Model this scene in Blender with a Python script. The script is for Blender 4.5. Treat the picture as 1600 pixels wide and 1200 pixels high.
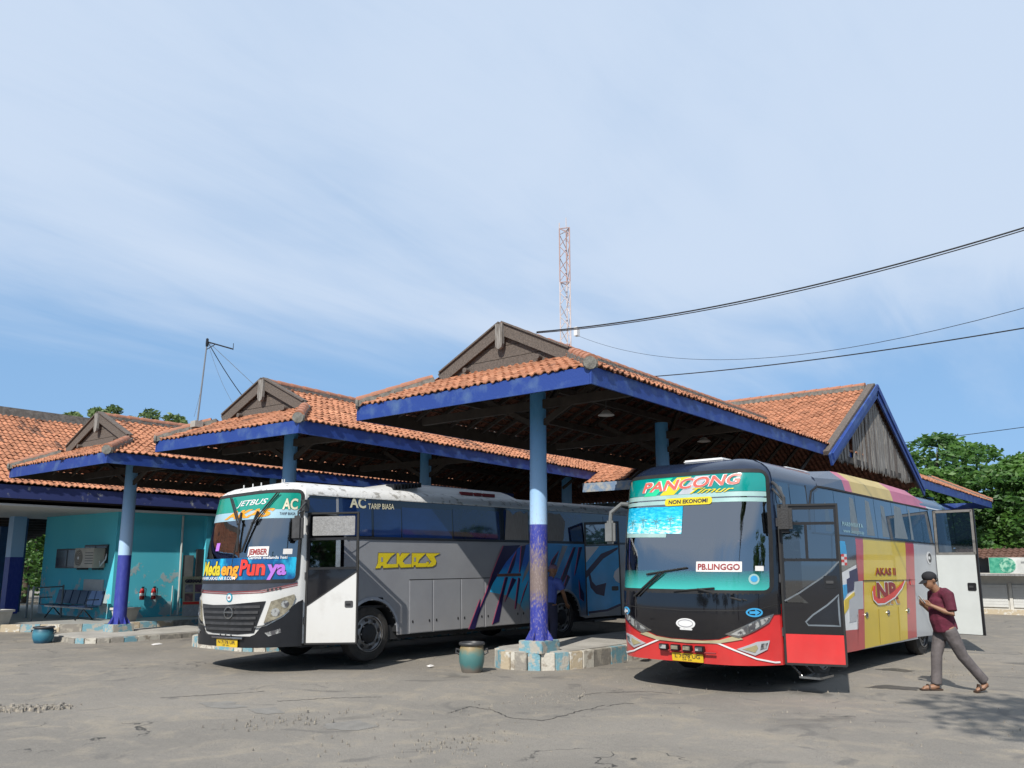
import bpy, bmesh, math, random
import numpy as np
from mathutils import Vector, Matrix
random.seed(7)
for o in list(bpy.data.objects): bpy.data.objects.remove(o, do_unlink=True)
SC = bpy.context.scene
COL = SC.collection
PI = math.pi
rad = math.radians

# ------------------------------------------------------------ camera
cd = bpy.data.cameras.new('camera'); cam = bpy.data.objects.new('camera', cd); COL.objects.link(cam)
cd.sensor_width = 36.0; cd.lens = 1290/1600*36; cd.shift_y = 41/1600; cd.clip_end = 3000; cd.clip_start = .05
cam.location = (0, 0, 1.8)
cam.rotation_euler = (rad(90+10.496), 0, rad(38.5-90))
SC.camera = cam
SC.render.resolution_x = 1024; SC.render.resolution_y = 768

# ------------------------------------------------------------ light
SUN_AZ = 197.5; SUN_EL = 43.0          # the sun stands behind the camera's left shoulder
sd = bpy.data.lights.new('sun', 'SUN'); sd.energy = 5.0; sd.angle = rad(.55); sd.color = (1, .95, .87)
so = bpy.data.objects.new('sun', sd); COL.objects.link(so)
sv = Vector((math.cos(rad(SUN_EL))*math.cos(rad(SUN_AZ)), math.cos(rad(SUN_EL))*math.sin(rad(SUN_AZ)), math.sin(rad(SUN_EL))))
so.rotation_euler = sv.to_track_quat('Z', 'Y').to_euler()
W = bpy.data.worlds.new('World'); SC.world = W; W.use_nodes = True
wn = W.node_tree; wn.nodes.clear()
def N(t, k, **kw):
    n = t.nodes.new(k)
    for a, b in kw.items(): setattr(n, a, b)
    return n
def world():
    t = wn; L = t.links.new
    out = N(t, 'ShaderNodeOutputWorld'); bg = N(t, 'ShaderNodeBackground'); bg.inputs[1].default_value = .12
    sky = N(t, 'ShaderNodeTexSky', sky_type='NISHITA'); sky.sun_disc = False
    sky.sun_elevation = rad(SUN_EL); sky.sun_rotation = rad(90-SUN_AZ)
    sky.air_density = 1.15; sky.dust_density = .4; sky.ozone_density = 2.2
    tc = N(t, 'ShaderNodeTexCoord'); sep = N(t, 'ShaderNodeSeparateXYZ'); L(tc.outputs['Generated'], sep.inputs[0])
    # a thin veil of cirrus on a flat layer high above: direction / height
    add = N(t, 'ShaderNodeMath', operation='ADD'); L(sep.outputs[2], add.inputs[0]); add.inputs[1].default_value = .12
    mx = N(t, 'ShaderNodeMath', operation='MAXIMUM'); L(add.outputs[0], mx.inputs[0]); mx.inputs[1].default_value = .05
    dv = N(t, 'ShaderNodeVectorMath', operation='DIVIDE'); L(tc.outputs['Generated'], dv.inputs[0])
    cb = N(t, 'ShaderNodeCombineXYZ')
    for i in range(3): L(mx.outputs[0], cb.inputs[i])
    L(cb.outputs[0], dv.inputs[1])
    mp = N(t, 'ShaderNodeMapping'); L(dv.outputs[0], mp.inputs[0])
    mp.inputs['Rotation'].default_value = (0, 0, rad(-38)); mp.inputs['Scale'].default_value = (.42, .95, 1)
    n1 = N(t, 'ShaderNodeTexNoise'); L(mp.outputs[0], n1.inputs['Vector']); n1.inputs['Scale'].default_value = 1.1; n1.inputs['Detail'].default_value = 7; n1.inputs['Roughness'].default_value = .5; n1.inputs['Distortion'].default_value = .5
    nv = N(t, 'ShaderNodeVectorMath', operation='ADD'); L(tc.outputs['Generated'], nv.inputs[0]); nv.inputs[1].default_value = (0, 0, .16)
    nn = N(t, 'ShaderNodeVectorMath', operation='NORMALIZE'); L(nv.outputs[0], nn.inputs[0]); L(nn.outputs[0], sky.inputs['Vector'])
    # veil: mostly covered high up, clear blue low down
    el = N(t, 'ShaderNodeMapRange', interpolation_type='SMOOTHSTEP'); L(sep.outputs[2], el.inputs[0])
    el.inputs[1].default_value = .14; el.inputs[2].default_value = .37; el.inputs[3].default_value = -.36; el.inputs[4].default_value = .33
    sm = N(t, 'ShaderNodeMath', operation='ADD'); L(n1.outputs[0], sm.inputs[0]); L(el.outputs[0], sm.inputs[1])
    cr = N(t, 'ShaderNodeMapRange', interpolation_type='SMOOTHSTEP'); L(sm.outputs[0], cr.inputs[0])
    cr.inputs[1].default_value = .385; cr.inputs[2].default_value = .965; cr.inputs[3].default_value = .03; cr.inputs[4].default_value = .93
    # deep clear blue of humid tropical air, the same all round
    cl = N(t, 'ShaderNodeMix', data_type='RGBA'); cl.inputs[0].default_value = .62; L(sky.outputs[0], cl.inputs[6]); cl.inputs[7].default_value = (2.05, 3.95, 6.6, 1)
    # fine wisps drawn out along the veil
    mp2 = N(t, 'ShaderNodeMapping'); L(dv.outputs[0], mp2.inputs[0]); mp2.inputs['Rotation'].default_value = (0, 0, rad(-28)); mp2.inputs['Scale'].default_value = (.7, 3.2, 1)
    n2 = N(t, 'ShaderNodeTexNoise'); L(mp2.outputs[0], n2.inputs['Vector']); n2.inputs['Scale'].default_value = 1.6; n2.inputs['Detail'].default_value = 9; n2.inputs['Roughness'].default_value = .62; n2.inputs['Distortion'].default_value = .9
    ws = N(t, 'ShaderNodeMath', operation='MULTIPLY_ADD'); L(n2.outputs[0], ws.inputs[0]); ws.inputs[1].default_value = .27; L(sm.outputs[0], ws.inputs[2])
    L(ws.outputs[0], cr.inputs[0])
    mix = N(t, 'ShaderNodeMix', data_type='RGBA'); L(cr.outputs[0], mix.inputs[0])
    L(cl.outputs[2], mix.inputs[6]); mix.inputs[7].default_value = (4.6, 5.42, 6.65, 1)
    L(mix.outputs[2], bg.inputs[0]); L(bg.outputs[0], out.inputs[0])
world()
SC.view_settings.view_transform = 'Standard'; SC.view_settings.look = 'None'
SC.view_settings.exposure = .2; SC.view_settings.gamma = 1
SC.cycles.max_bounces = 6; SC.cycles.transparent_max_bounces = 12

# ------------------------------------------------------------ materials
MATS = {}
def mat(name, col, rough=.6, metal=0., var=.25, vs=3., bump=0., bs=40., spec=.5, col2=None, detail=5, coat=0., stretch=None, lo=.35, hi=.65, dust=0.):
    """plain procedural surface: base colour mottled towards col2 (default: a darker tone) by noise, with fine relief"""
    if name in MATS: return MATS[name]
    m = bpy.data.materials.new(name); m.use_nodes = True; t = m.node_tree; L = t.links.new
    b = t.nodes['Principled BSDF']; MATS[name] = m
    b.inputs['Roughness'].default_value = rough; b.inputs['Metallic'].default_value = metal
    b.inputs['Specular IOR Level'].default_value = spec; b.inputs['Coat Weight'].default_value = coat
    if col2 is None: col2 = tuple(c*(1-var) for c in col)
    col = tuple(c*.85 for c in col); col2 = tuple(c*.85 for c in col2)
    tc = N(t, 'ShaderNodeTexCoord')
    src = tc.outputs['Object']
    if stretch:
        mp = N(t, 'ShaderNodeMapping'); L(src, mp.inputs[0]); mp.inputs['Scale'].default_value = stretch; src = mp.outputs[0]
    n = N(t, 'ShaderNodeTexNoise'); L(src, n.inputs['Vector']); n.inputs['Scale'].default_value = vs; n.inputs['Detail'].default_value = detail; n.inputs['Roughness'].default_value = .6
    r = N(t, 'ShaderNodeMapRange'); L(n.outputs[0], r.inputs[0]); r.inputs[1].default_value = lo; r.inputs[2].default_value = hi
    mx = N(t, 'ShaderNodeMix', data_type='RGBA'); L(r.outputs[0], mx.inputs[0]); mx.inputs[6].default_value = (*col, 1); mx.inputs[7].default_value = (*col2, 1)
    res = mx.outputs[2]
    if dust:
        # road dust thrown up on the lower skirts, in streaks
        sp = N(t, 'ShaderNodeSeparateXYZ'); L(tc.outputs['Object'], sp.inputs[0])
        dz = N(t, 'ShaderNodeMapRange'); L(sp.outputs[2], dz.inputs[0]); dz.inputs[1].default_value = 1.15; dz.inputs[2].default_value = .35; dz.inputs[3].default_value = 0; dz.inputs[4].default_value = dust
        mp = N(t, 'ShaderNodeMapping'); L(tc.outputs['Object'], mp.inputs[0]); mp.inputs['Scale'].default_value = (2.5, 2.5, .8)
        dn = N(t, 'ShaderNodeTexNoise'); L(mp.outputs[0], dn.inputs['Vector']); dn.inputs['Scale'].default_value = 2.2; dn.inputs['Detail'].default_value = 7
        dm = N(t, 'ShaderNodeMath', operation='MULTIPLY'); L(dn.outputs[0], dm.inputs[0]); L(dz.outputs[0], dm.inputs[1])
        mx2 = N(t, 'ShaderNodeMix', data_type='RGBA'); L(dm.outputs[0], mx2.inputs[0]); L(res, mx2.inputs[6]); mx2.inputs[7].default_value = (.30, .26, .21, 1); res = mx2.outputs[2]
        rr = N(t, 'ShaderNodeMapRange'); L(dm.outputs[0], rr.inputs[0]); rr.inputs[3].default_value = rough; rr.inputs[4].default_value = .9; L(rr.outputs[0], b.inputs['Roughness'])
    L(res, b.inputs['Base Color'])
    if bump:
        nb = N(t, 'ShaderNodeTexNoise'); L(src, nb.inputs['Vector']); nb.inputs['Scale'].default_value = bs; nb.inputs['Detail'].default_value = 4
        bp = N(t, 'ShaderNodeBump'); bp.inputs['Strength'].default_value = bump; bp.inputs['Distance'].default_value = .02; L(nb.outputs[0], bp.inputs['Height']); L(bp.outputs[0], b.inputs['Normal'])
    return m
def glass(name, tint, refl=.12, rough=.02):
    """window glass: what lies behind shows through the tint, the surroundings reflect on it"""
    if name in MATS: return MATS[name]
    m = bpy.data.materials.new(name); m.use_nodes = True; t = m.node_tree; L = t.links.new; t.nodes.clear(); MATS[name] = m
    o = N(t, 'ShaderNodeOutputMaterial'); tr = N(t, 'ShaderNodeBsdfTransparent'); tr.inputs[0].default_value = (*tint, 1)
    g = N(t, 'ShaderNodeBsdfGlossy'); g.inputs['Roughness'].default_value = rough; g.inputs[0].default_value = (.95, .97, 1, 1)
    lw = N(t, 'ShaderNodeLayerWeight'); lw.inputs[0].default_value = .5
    mr = N(t, 'ShaderNodeMapRange'); L(lw.outputs['Fresnel'], mr.inputs[0]); mr.inputs[1].default_value = .0; mr.inputs[2].default_value = 1; mr.inputs[3].default_value = refl; mr.inputs[4].default_value = min(1, refl+.75)
    mx = N(t, 'ShaderNodeMixShader'); L(mr.outputs[0], mx.inputs[0]); L(tr.outputs[0], mx.inputs[1]); L(g.outputs[0], mx.inputs[2]); L(mx.outputs[0], o.inputs[0])
    return m

# ------------------------------------------------------------ objects
def tag(o, label=None, cat=None, group=None, kind=None):
    if label: o['label'] = label
    if cat: o['category'] = cat
    if group: o['group'] = group
    if kind: o['kind'] = kind
    return o
def thing(name, label, cat, loc=(0, 0, 0), rz=0, group=None):
    o = bpy.data.objects.new(name, None); COL.objects.link(o); o.location = loc; o.rotation_euler = (0, 0, rz)
    o.empty_display_size = .2
    return tag(o, label, cat, group)
def link(name, me, parent=None, m=None):
    o = bpy.data.objects.new(name, me); COL.objects.link(o)
    if parent is not None: o.parent = parent
    if m is not None and not me.materials: me.materials.append(m)
    return o
class MB:
    """collects boxes, tubes and faces into ONE mesh"""
    def __init__(s): s.v = []; s.f = []; s.c = []
    def face(s, *p):
        i = len(s.v); s.v += [tuple(q) for q in p]; s.f.append(tuple(range(i, i+len(p)))); return s
    def box(s, x0, x1, y0, y1, z0, z1, M=None):
        p = [Vector((x, y, z)) for z in (z0, z1) for y in (y0, y1) for x in (x0, x1)]
        if M is not None: p = [M @ q for q in p]
        i = len(s.v); s.v += [tuple(q) for q in p]
        for f in ((0, 2, 3, 1), (4, 5, 7, 6), (0, 1, 5, 4), (2, 6, 7, 3), (0, 4, 6, 2), (1, 3, 7, 5)): s.f.append(tuple(i+k for k in f))
        return s
    def bar(s, a, b, w, h=None, up=(0, 0, 1)):
        """a beam from a to b, w across and h along 'up'"""
        h = h or w; a = Vector(a); b = Vector(b); d = (b-a); l = d.length; d.normalize(); u = Vector(up)
        if abs(d.dot(u)) > .99: u = Vector((1, 0, 0))
        r = d.cross(u).normalized(); u = r.cross(d)
        M = Matrix(((r.x, d.x, u.x, a.x), (r.y, d.y, u.y, a.y), (r.z, d.z, u.z, a.z), (0, 0, 0, 1)))
        return s.box(-w/2, w/2, 0, l, -h/2, h/2, M)
    def tube(s, pts, r, n=8, cap=True):
        pts = [Vector(p) for p in pts]; rs = r if hasattr(r, '__len__') else [r]*len(pts)
        i0 = len(s.v); pr = None
        for k, p in enumerate(pts):
            d = (pts[min(k+1, len(pts)-1)]-pts[max(k-1, 0)]).normalized()
            if pr is None: pr = d.orthogonal().normalized()
            pr = (pr-d*pr.dot(d)).normalized(); q = d.cross(pr)
            for j in range(n):
                a = 2*PI*j/n; s.v.append(tuple(p+(pr*math.cos(a)+q*math.sin(a))*rs[k]))
        for k in range(len(pts)-1):
            for j in range(n):
                a = i0+k*n+j; b = i0+k*n+(j+1) % n; s.f.append((a, b, b+n, a+n))
        if cap:
            s.f.append(tuple(i0+j for j in range(n))[::-1]); s.f.append(tuple(i0+(len(pts)-1)*n+j for j in range(n)))
        return s
    def lathe(s, prof, n=24, c=(0, 0, 0), axis='z', close=False):
        i0 = len(s.v)
        for r, h in prof:
            for j in range(n):
                a = 2*PI*j/n; x, y = r*math.cos(a), r*math.sin(a)
                q = (x, y, h) if axis == 'z' else ((x, h, y) if axis == 'y' else (h, x, y))
                s.v.append((q[0]+c[0], q[1]+c[1], q[2]+c[2]))
        for k in range(len(prof)-1):
            for j in range(n):
                a = i0+k*n+j; b = i0+k*n+(j+1) % n; s.f.append((a, b, b+n, a+n))
        if close:
            s.f.append(tuple(i0+j for j in range(n))[::-1]); s.f.append(tuple(i0+(len(prof)-1)*n+j for j in range(n)))
        return s
    def prism(s, poly, d0, d1, M=None):
        """polygon in local (x, z) extruded along local y from d0 to d1"""
        n = len(poly); i = len(s.v)
        for d in (d0, d1):
            for (x, z) in poly:
                q = Vector((x, d, z)); s.v.append(tuple(M @ q if M is not None else q))
        s.f.append(tuple(i+k for k in range(n))); s.f.append(tuple(i+n+k for k in range(n))[::-1])
        for k in range(n): s.f.append((i+k, i+n+k, i+n+(k+1) % n, i+(k+1) % n))
        return s
    def slab(s, poly, z0, z1):
        n = len(poly); i = len(s.v)
        for z in (z0, z1):
            for (x, y) in poly: s.v.append((x, y, z))
        s.f.append(tuple(i+k for k in range(n))[::-1]); s.f.append(tuple(i+n+k for k in range(n)))
        for k in range(n): s.f.append((i+k, i+(k+1) % n, i+n+(k+1) % n, i+n+k))
        return s
    def mesh(s, name='m', smooth=False, fix=True):
        me = bpy.data.meshes.new(name); me.from_pydata(s.v, [], s.f)
        if fix:
            bm = bmesh.new(); bm.from_mesh(me); bmesh.ops.recalc_face_normals(bm, faces=bm.faces); bm.to_mesh(me); bm.free()
        if smooth:
            for p in me.polygons: p.use_smooth = True
            try: me.set_sharp_from_angle(angle=rad(38))
            except Exception: pass
        return me
    def build(s, name, m, parent=None, smooth=False, loc=None, rot=None, bevel=0.):
        me = s.mesh(name, smooth); me.materials.append(m)
        if bevel:
            bm = bmesh.new(); bm.from_mesh(me); bmesh.ops.bevel(bm, geom=[e for e in bm.edges if len(e.link_faces) == 2 and e.calc_face_angle(0) > .6], offset=bevel, segments=2, affect='EDGES'); bm.to_mesh(me); bm.free()
        o = link(name, me, parent)
        if loc is not None: o.location = loc
        if rot is not None: o.rotation_euler = rot
        return o
def copy_tree(o, parent=None):
    c = o.copy(); COL.objects.link(c); c.parent = parent
    for ch in list(o.children): copy_tree(ch, c)
    return c
def text_mesh(s, size=1., bold=0., shear=0., spacing=1., align='LEFT'):
    cu = bpy.data.curves.new('t', 'FONT'); cu.body = s; cu.size = size; cu.offset = bold; cu.shear = shear; cu.space_character = spacing; cu.align_x = align; cu.resolution_u = 3
    ob = bpy.data.objects.new('t', cu); COL.objects.link(ob)
    dg = bpy.context.evaluated_depsgraph_get(); dg.update()
    me = bpy.data.meshes.new_from_object(ob.evaluated_get(dg)); bpy.data.objects.remove(ob); bpy.data.curves.remove(cu)
    return me
def lerp(a, b, t): return a+(b-a)*t
# ============================================================ ground
def ground_mat():
    m = bpy.data.materials.new('asphalt'); m.use_nodes = True; t = m.node_tree; L = t.links.new; b = t.nodes['Principled BSDF']
    tc = N(t, 'ShaderNodeTexCoord'); P = tc.outputs['Object']
    def noise(sc, det=5, rough=.55, dist=0.):
        n = N(t, 'ShaderNodeTexNoise'); L(P, n.inputs['Vector']); n.inputs['Scale'].default_value = sc; n.inputs['Detail'].default_value = det; n.inputs['Roughness'].default_value = rough; n.inputs['Distortion'].default_value = dist; return n.outputs[0]
    def rng(s, a, b_, c=0., d=1.):
        r = N(t, 'ShaderNodeMapRange'); L(s, r.inputs[0]); r.inputs[1].default_value = a; r.inputs[2].default_value = b_; r.inputs[3].default_value = c; r.inputs[4].default_value = d; return r.outputs[0]
    def mix(f, a, b_):
        x = N(t, 'ShaderNodeMix', data_type='RGBA'); L(f, x.inputs[0])
        for s, i in ((a, 6), (b_, 7)):
            if isinstance(s, tuple): x.inputs[i].default_value = (*s, 1)
            else: L(s, x.inputs[i])
        return x.outputs[2]
    def mul(a, b_):
        x = N(t, 'ShaderNodeMath', operation='MULTIPLY'); L(a, x.inputs[0])
        if isinstance(b_, float): x.inputs[1].default_value = b_
        else: L(b_, x.inputs[1])
        return x.outputs[0]
    c = mix(rng(noise(.35, 6, .6, .6), .38, .62), (.234, .214, .185), (.190, .175, .153))
    c = mix(rng(noise(1.3, 6, .65, 1.), .5, .72), c, (.292, .255, .200))           # dust
    c = mix(rng(noise(.9, 4, .5, 1.5), .63, .69), c, (.155, .144, .129))           # old patches
    c = mix(rng(noise(130, 2, .6), .53, .70), c, (.075, .071, .066))               # aggregate
    c = mix(rng(noise(170, 2, .6), .61, .74), c, (.42, .39, .34))
    c = mix(mul(rng(noise(.7, 3, .5, .8), .66, .74), .7), c, (.095, .09, .082))     # oil drips
    c = mix(rng(noise(38, 4, .7), .60, .72), c, (.16, .147, .13))
    # cracks: only here and there
    v = N(t, 'ShaderNodeTexVoronoi', feature='DISTANCE_TO_EDGE'); v.inputs['Scale'].default_value = .62
    mp = N(t, 'ShaderNodeVectorMath', operation='ADD'); L(P, mp.inputs[0])
    nn = N(t, 'ShaderNodeTexNoise'); L(P, nn.inputs['Vector']); nn.inputs['Scale'].default_value = 2.2; nn.inputs['Detail'].default_value = 6; L(nn.outputs['Color'], mp.inputs[1]); L(mp.outputs[0], v.inputs['Vector'])
    crk = mul(rng(v.outputs[0], .011, .003), rng(noise(.33, 3), .57, .62))
    c = mix(crk, c, (.05, .048, .045))
    L(c, b.inputs['Base Color']); b.inputs['Roughness'].default_value = .88; b.inputs['Specular IOR Level'].default_value = .3
    ad = N(t, 'ShaderNodeMath', operation='ADD'); L(noise(95, 4, .7), ad.inputs[0]); L(mul(noise(6, 5, .6), 3.), ad.inputs[1])
    sb = N(t, 'ShaderNodeMath', operation='SUBTRACT'); L(ad.outputs[0], sb.inputs[0]); L(mul(crk, 1.5), sb.inputs[1])
    bp = N(t, 'ShaderNodeBump'); bp.inputs['Strength'].default_value = .55; bp.inputs['Distance'].default_value = .012; L(sb.outputs[0], bp.inputs['Height']); L(bp.outputs[0], b.inputs['Normal'])
    return m
ASPH = ground_mat()
def gz(x, y): return .010*math.sin(x*.9+1.3*math.sin(y*.6))+.008*math.sin(y*1.1+x*.4)-.010
def ground():
    # one sheet to the horizon; gently uneven near the camera
    xs = [-600, -120, -30]+[i*.5-6 for i in range(90)]+[60, 120, 400, 1500]
    ys = [-600, -120, -30]+[i*.5-10 for i in range(90)]+[60, 120, 400, 1500]
    rnd = random.Random(3)
    v = []
    for y in ys:
        for x in xs:
            z = 0.
            if -5 < x < 38 and -9 < y < 34: z = gz(x, y)
            v.append((x, y, z))
    nx = len(xs); f = [(j*nx+i, j*nx+i+1, (j+1)*nx+i+1, (j+1)*nx+i) for j in range(len(ys)-1) for i in range(nx-1)]
    me = bpy.data.meshes.new('ground'); me.from_pydata(v, [], f)
    for p in me.polygons: p.use_smooth = True
    o = link('ground', me, None, ASPH); tag(o, kind='structure', label='dusty cracked asphalt yard of the bus station')
ground()

CONC = mat('pale concrete', (.46, .44, .40), .85, var=.28, vs=2.5, bump=.3, bs=60)
CONCD = mat('grey mortar', (.235, .225, .20), .9, var=.5, vs=9, bump=.6, bs=45)
KBLUE = mat('worn blue kerb paint', (.17, .35, .42), .8, var=.3, vs=7, bump=.6, bs=30, col2=(.42, .40, .35), lo=.47, hi=.56)
KWHITE = mat('worn white kerb paint', (.58, .55, .48), .85, vs=6, bump=.6, bs=30, col2=(.30, .26, .21), lo=.50, hi=.62)
KCREAM = mat('worn cream kerb paint', (.50, .42, .30), .85, vs=8, bump=.6, bs=30, col2=(.66, .64, .58), lo=.54, hi=.62)
KGREY = mat('bare grey kerb', (.27, .25, .22), .9, vs=6, bump=.6, bs=30, col2=(.42, .39, .33), lo=.5, hi=.64)
def island(name, label, nose, y0, y1, length, top, cols, seed=1, rz=0., nblk=None):
    """raised bus-bay island: rounded nose towards -x; kerb blocks are pieces of their own"""
    rnd = random.Random(seed)
    t = thing(name, label, 'island', (nose[0], nose[1], 0), rz)
    r = .75; pts = []
    # outline from the far long side round the nose to the near long side (local: x back, y to the left)
    w = y1-y0
    pts += [(length, w), (r*1.1, w)]
    for k in range(1, 5): a = PI/2+k*PI/2/5; pts.append((r*1.1+math.cos(a)*r*1.1, w-r+math.sin(a)*r))
    pts += [(0, w-r), (0.02, r*1.05)]
    for k in range(1, 6): a = PI+k*PI/2/6; pts.append((r*1.6+math.cos(a)*r*1.58, r+math.sin(a)*r))
    pts += [(r*1.6, 0), (length, -.12)]
    # core
    inn = [(x+.05 if x < length else x, min(max(y, .06), w-.06)) for x, y in pts]
    MB().slab(inn, -.05, top+.012).build('deck', CONC, t)
    k = 0
    for i in range(len(pts)-1):
        a = Vector(pts[i]); b = Vector(pts[i+1]); d = b-a; n = max(1, round(d.length/.55)); 
        if i == 0 and length > 5: n = min(n, 12)
        nrm = Vector((d.y, -d.x)).normalized()*-1
        for q in range(n):
            p0 = a+d*(q/n); p1 = a+d*((q+1)/n); g = .004
            e = d.normalized()*g; o_ = nrm*rnd.uniform(.0, .012)
            mb = MB(); hh = top-rnd.uniform(0, .012)
            out = [p0+e-o_*0, p1-e, p1-e+nrm*.09, p0+e+nrm*.09]
            out = [(out[0].x-nrm.x*.045-o_.x, out[0].y-nrm.y*.045-o_.y), (out[1].x-nrm.x*.045-o_.x, out[1].y-nrm.y*.045-o_.y), (out[2].x, out[2].y), (out[3].x, out[3].y)]
            mb.slab(out, -.04, hh)
            mb.build('kerb_block', cols[k % len(cols)], t, bevel=.008); k += 1
    return t
island('bus_bay_island', 'raised concrete island with blue and white kerb between the two buses', (11.62, 8.38), 0, 1.62, 9.5, .29, [KGREY, KBLUE, KWHITE, KBLUE, KCREAM, KWHITE], 4)
island('bus_bay_island', 'concrete island with painted kerb behind the white and grey bus', (10.4, 14.9), 0, 2.9, 9.5, .22, [KBLUE, KWHITE], 5)
island('bus_bay_island', 'low concrete island with worn kerb at the left column', (9.0, 19.35), 0, 2.2, 11., .12, [KWHITE, KGREY, KGREY, KBLUE], 6)

def sheet(name, pts, m, z, lab):
    # ragged outline: each edge is broken up
    rnd = random.Random(len(pts)*7+int(pts[0][0]*100)); out = []
    for i in range(len(pts)):
        a = Vector(pts[i]); b = Vector(pts[(i+1) % len(pts)]); n = max(2, int((b-a).length/.06)); d = (b-a).normalized(); nn = Vector((-d.y, d.x))
        out += [a.lerp(b, k/n)+nn*rnd.gauss(0, .018) for k in range(n)]
    mb = MB(); c = sum(out, Vector((0, 0)))/len(out)
    for i in range(len(out)): q = out[(i+1) % len(out)]; mb.face((c.x, c.y, gz(c.x, c.y)+z), (out[i].x, out[i].y, gz(*out[i])+z), (q.x, q.y, gz(*q)+z))
    o = mb.build(name, m, None); tag(o, lab, kind='structure'); return o
PAT = mat('asphalt repair', (.245, .232, .21), .9, vs=6, var=.2, bump=.5, bs=70); PAT2 = mat('dark asphalt repair', (.175, .166, .152), .9, vs=5, var=.25, bump=.5, bs=70)
DARKPAT = mat('dark ground patch', (.09, .083, .075), .6, vs=5, var=.4)  # darker ragged patches, slightly glossier than the asphalt
for i, (pts, m) in enumerate((([(6.36, 10.32), (6.67, 10.09), (6.57, 9.58), (6.31, 9.68), (6.24, 10.0)], PAT), ([(6.49, 9.45), (6.8, 9.29), (6.62, 8.84), (6.37, 9.08)], PAT), ([(6.48, 7.94), (6.9, 7.81), (6.8, 7.36), (6.51, 7.36), (6.31, 7.67)], PAT), ([(13.25, 3.87), (13.66, 3.67), (13.64, 3.17), (13.3, 3.16), (13.25, 3.63)], DARKPAT), ([(15.55, 4.36), (15.99, 4.11), (15.79, 3.75), (15.5, 3.82)], DARKPAT))):
    sheet('asphalt_patch', pts, m, .0035, 'patch on the asphalt')
def crack(pts, w):
    rnd = random.Random(int(pts[0][0]*90)); p = []
    for i in range(len(pts)-1):
        a = Vector(pts[i]); b = Vector(pts[i+1]); n = max(2, int((b-a).length/.05)); p += [a.lerp(b, k/n)+Vector((rnd.gauss(0, .014), rnd.gauss(0, .014))) for k in range(n)]
    mb = MB()
    for i in range(len(p)-1):
        d = (p[i+1]-p[i]).normalized(); nn = Vector((-d.y, d.x)); w0 = w*rnd.uniform(.3, 1.2); w1 = w*rnd.uniform(.3, 1.2)
        mb.face(*[(q.x, q.y, gz(q.x, q.y)+.0028) for q in (p[i]-nn*w0, p[i+1]-nn*w1, p[i+1]+nn*w1, p[i]+nn*w0)])
    o = mb.build('asphalt_crack', mat('crack shadow dirt', (.045, .042, .038), .95), None); tag(o, 'ragged crack in the asphalt', kind='structure')
for c in ([(9.69, 6.55), (10.05, 6.72), (10.33, 6.65), (10.71, 6.36), (10.91, 6.21), (11.02, 5.78)], [(9.43, 5.98), (9.8, 5.92), (9.83, 5.71)], [(7.87, 7.27), (8.39, 7.36), (8.35, 6.95), (8.09, 6.44), (8.17, 6.02), (8.85, 6.03), (9.58, 6.03)], [(7.04, 9.63), (7.69, 9.24), (8.2, 8.77)], [(6.23, 11.08), (6.87, 10.72), (7.49, 10.41)]): crack(c, .011)
# ============================================================ tiled roofs
def tile_mat():
    m = bpy.data.materials.new('clay roof tile'); m.use_nodes = True; t = m.node_tree; L = t.links.new; b = t.nodes['Principled BSDF']
    at = N(t, 'ShaderNodeAttribute'); at.attribute_name = 'tint'
    tc = N(t, 'ShaderNodeTexCoord'); n = N(t, 'ShaderNodeTexNoise'); L(tc.outputs['Object'], n.inputs['Vector']); n.inputs['Scale'].default_value = 14; n.inputs['Detail'].default_value = 5
    mr = N(t, 'ShaderNodeMapRange'); L(n.outputs[0], mr.inputs[0]); mr.inputs[1].default_value = .3; mr.inputs[2].default_value = .75; mr.inputs[3].default_value = 1.1; mr.inputs[4].default_value = .72
    mx = N(t, 'ShaderNodeMix', data_type='RGBA', blend_type='MULTIPLY'); mx.inputs[0].default_value = 1; L(at.outputs['Color'], mx.inputs[6]); L(mr.outputs[0], mx.inputs[7])
    L(mx.outputs[2], b.inputs['Base Color']); b.inputs['Roughness'].default_value = .85; b.inputs['Specular IOR Level'].default_value = .25
    return m
TILE = tile_mat()
CAP = mat('clay ridge tile', (.48, .20, .115), .85, vs=6, col2=(.30, .14, .09), bump=.3)
WOODG = mat('weathered grey wood', (.165, .135, .115), .85, vs=3, stretch=(1, 14, 14), col2=(.085, .070, .060), bump=.5, bs=18)
WOODL = mat('silvered wood', (.30, .285, .265), .9, vs=3, stretch=(9, 9, .8), col2=(.13, .115, .10), bump=.6, bs=12, lo=.42, hi=.6)
WOODD = mat('dark roof timber', (.05, .04, .034), .85, vs=4, var=.4)
FASC = mat('blue fascia paint', (.014, .050, .255), .55, vs=2.2, col2=(.075, .14, .30), bump=.15, bs=25, lo=.5, hi=.72)
FASCP = mat('sunlit pale fascia paint', (.16, .24, .36), .7, vs=5, col2=(.36, .36, .34), bump=.3, bs=25, lo=.45, hi=.6)  # paler copy of the fascia paint: sunlight put into the colour
from mathutils import noise as mnoise
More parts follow.
